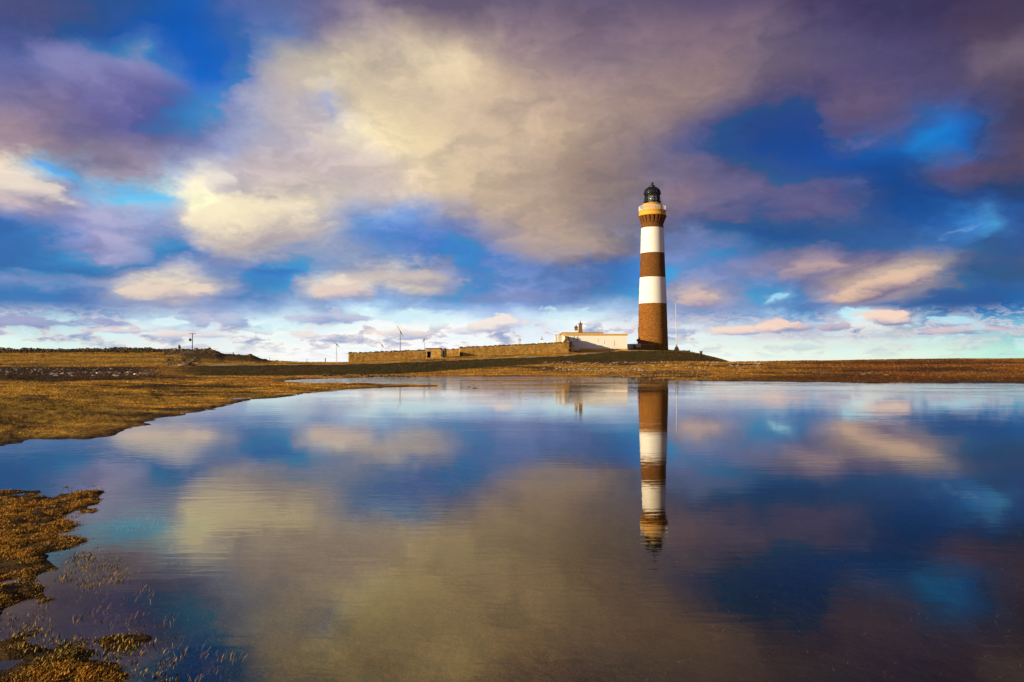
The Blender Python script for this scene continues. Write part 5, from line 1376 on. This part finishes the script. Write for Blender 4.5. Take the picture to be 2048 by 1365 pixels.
# rubble heap: loose stones joined, with the bigger boulders as parts
hp = P(400, 706, 190)
he = empty('rubble_heap', (hp[0], hp[1], H(hp[0], 190)), 'dark heap of tumbled stones at the end of the dyke, below the utility pole', 'rubble heap')
hx, hy_, hz_ = he.location
top_x = [330, 345, 360, 385, 405, 420, 432, 440, 452, 470, 485, 497, 506, 516, 524]
top_y = [697.5, 696.8, 697.3, 698.2, 698, 697.2, 702.5, 706, 711, 712, 712.5, 709.5, 712, 716.5, 721]
b = MB()
for k in range(1500):
    x = rg.uniform(328, 526); t = rg.random() ** .8
    d = 196 - 24 * t * (0.5 if x > 440 else 1)
    yt = np.interp(x, top_x, top_y); ztop = Zof(yt, 195)
    X_ = P(x, 700, d)[0]; g_ = H(X_, d)
    z = g_ + max(0, (ztop - g_)) * (1 - t) ** 1.3 * rg.uniform(.75, 1.0)
    s = rg.uniform(.12, .42) * (1.0 - .4 * t)
    b.rock((X_ - hx, d - hy_, z - hz_ - s * .5), s * 1.3, s, s * .8, .25)
b.build('loose_stones', M['darkstone'], he)['kind'] = 'stuff'
for k, (x, y, s) in enumerate([(351, 700, .5), (366, 701.5, .55), (378, 703, .5), (391, 701, .6), (401, 704, .55), (411, 701.5, .6), (425, 703.5, .6), (372, 707, .5), (386, 708.5, .55), (399, 709.5, .5), (414, 708.5, .55), (431, 709.5, .5), (446, 713, .5), (499, 712.5, .6), (506, 715, .55), (513, 718.5, .5), (488, 714.5, .45), (472, 714.5, .5)]):
    q = MB(); p = P(x, y, 186); q.rock((0, 0, 0), s * 1.3, s, s * .85, .22, sub=2)
    o = q.build('boulder', M['stone'] if k % 3 else M['darkstone'], he); o.location = (p[0] - hx, p[1] - hy_, p[2] - hz_)
def boulder(x, yb, yt, wpx, d, m, label, cat='boulder', group=None, sub=3, flat=None, name='boulder'):
    p = P(x, yb, d); s = wpx / 2 * d / F; hgt = (Zof(yt, d) - p[2])
    q = MB(); q.rock((0, 0, hgt * .38), s, s * .8, hgt * .62, .14, rz=random.uniform(-.4, .4), sub=sub)
    o = q.build(name, m, None); o.location = (p[0], p[1], p[2]); tag(o, label, cat, group); return o
boulder(528.5, 726, 719, 14, 184, M['darkstone'], 'rounded dark boulder, the larger of two at the right end of the rubble')
boulder(551, 726.5, 721.4, 12, 184, M['darkstone'], 'smaller dark boulder, rightmost stone of the rubble on the skyline')
boulder(358.5, 698.5, 690, 5, 197, M['stone'], 'upright pale pointed stone standing like a cairn on top of the dyke', 'standing stone', name='standing_stone')
boulder(418.5, 700, 695.4, 9, 193, M['stone'], 'squarish stone perched on the highest right hand end of the heap')
boulder(376, 732.4, 724.5, 16, 112.5, M['stone'], 'broad tilted gold lit rock at the near foot of the rubble heap')
boulder(386, 722.6, 718, 11, 150, M['palestone'], 'pale flat slab lying just above the tilted gold rock', 'slab', name='slab')
boulder(364, 731.8, 729, 14, 112.5, M['palestone'], 'thin pale slab left of the tilted gold rock', 'slab', name='slab')
boulder(936, 775.6, 774.2, 11, 47.5, M['darkstone'], 'low dark rock breaking the water right of the tip of the spit', 'rock', name='rock')
boulder(952, 777.2, 776, 12, 45.5, M['darkstone'], 'lowest longest dark rock awash in the water beyond the tip of the spit', 'rock', name='rock')
# pebbles and slabs: dark field on the left, hill slope in front of the tower, foreshore
def pebbles(name, n, reg, m, label, smin, smax, flat=.45, gate=None):
    b = MB(); k = 0
    pts = []
    while len(pts) < n:
        x = random.uniform(reg[0], reg[1]); d = random.uniform(reg[2], reg[3])
        X_ = (x - 1024) / F * d
        if gate is None or gate(x, d, X_): pts.append((X_, d))
    A_ = np.array(pts); zz = Hfull(A_[:, 0], A_[:, 1])[0]
    for (X_, d), z in zip(pts, zz):
        s = smin + (smax - smin) * random.random() ** 2.5
        b.rock((X_, d, z + s * flat * .3), s * 1.3, s * .9, s * flat, .2)
    o = b.build(name, m, None); tag(o, label, 'stones', kind='stuff'); return o
nz = lambda x, d, X_: float(fb(np.array([X_]), np.array([d]), 6, 55, 3)[0]) > random.uniform(-.2, .25)
pebbles('pale_pebbles', 260, (-60, 300, 62, 97), mat('wet_pale_stone', (.34, .28, .20), .35, var=.3, vscale=1.2, spec=.6), 'pale flat stones strewn over the dark peaty field on the left', .07, .26, .32, nz)
pebbles('dark_pebbles', 500, (-60, 320, 66, 108), M['stone'], 'brown stones strewn over the dark peaty field on the left', .06, .22, .4, nz)
pebbles('hill_stones', 650, (1080, 1520, 97, 140), M['palestone'], 'small pale stones scattered on the golden slope below the lighthouse', .06, .22, .5, nz)
pebbles('shore_stones', 450, (1200, 1420, 67, 96), M['stone'], 'small brown stones scattered along the far shore below the lighthouse', .05, .20, .5)
pebbles('moor_stones', 220, (1500, 2200, 70, 150), M['stone'], 'a few pale stones scattered across the rusty moor on the right', .08, .28, .45, nz)
pebbles('bank_stones', 90, (640, 860, 79, 84), M['darkstone'], 'dark stones at the foot of the green bank by the far end of the inlet', .10, .32, .5)
pebbles('rubble_apron', 160, (335, 400, 112, 150), M['stone'], 'loose flat stones spread on the slope below the rubble heap', .10, .45, .35)

for o in list(COL.objects):
    if o.parent is None and o.get('category') and not o.get('kind'): o['kind'] = 'thing'
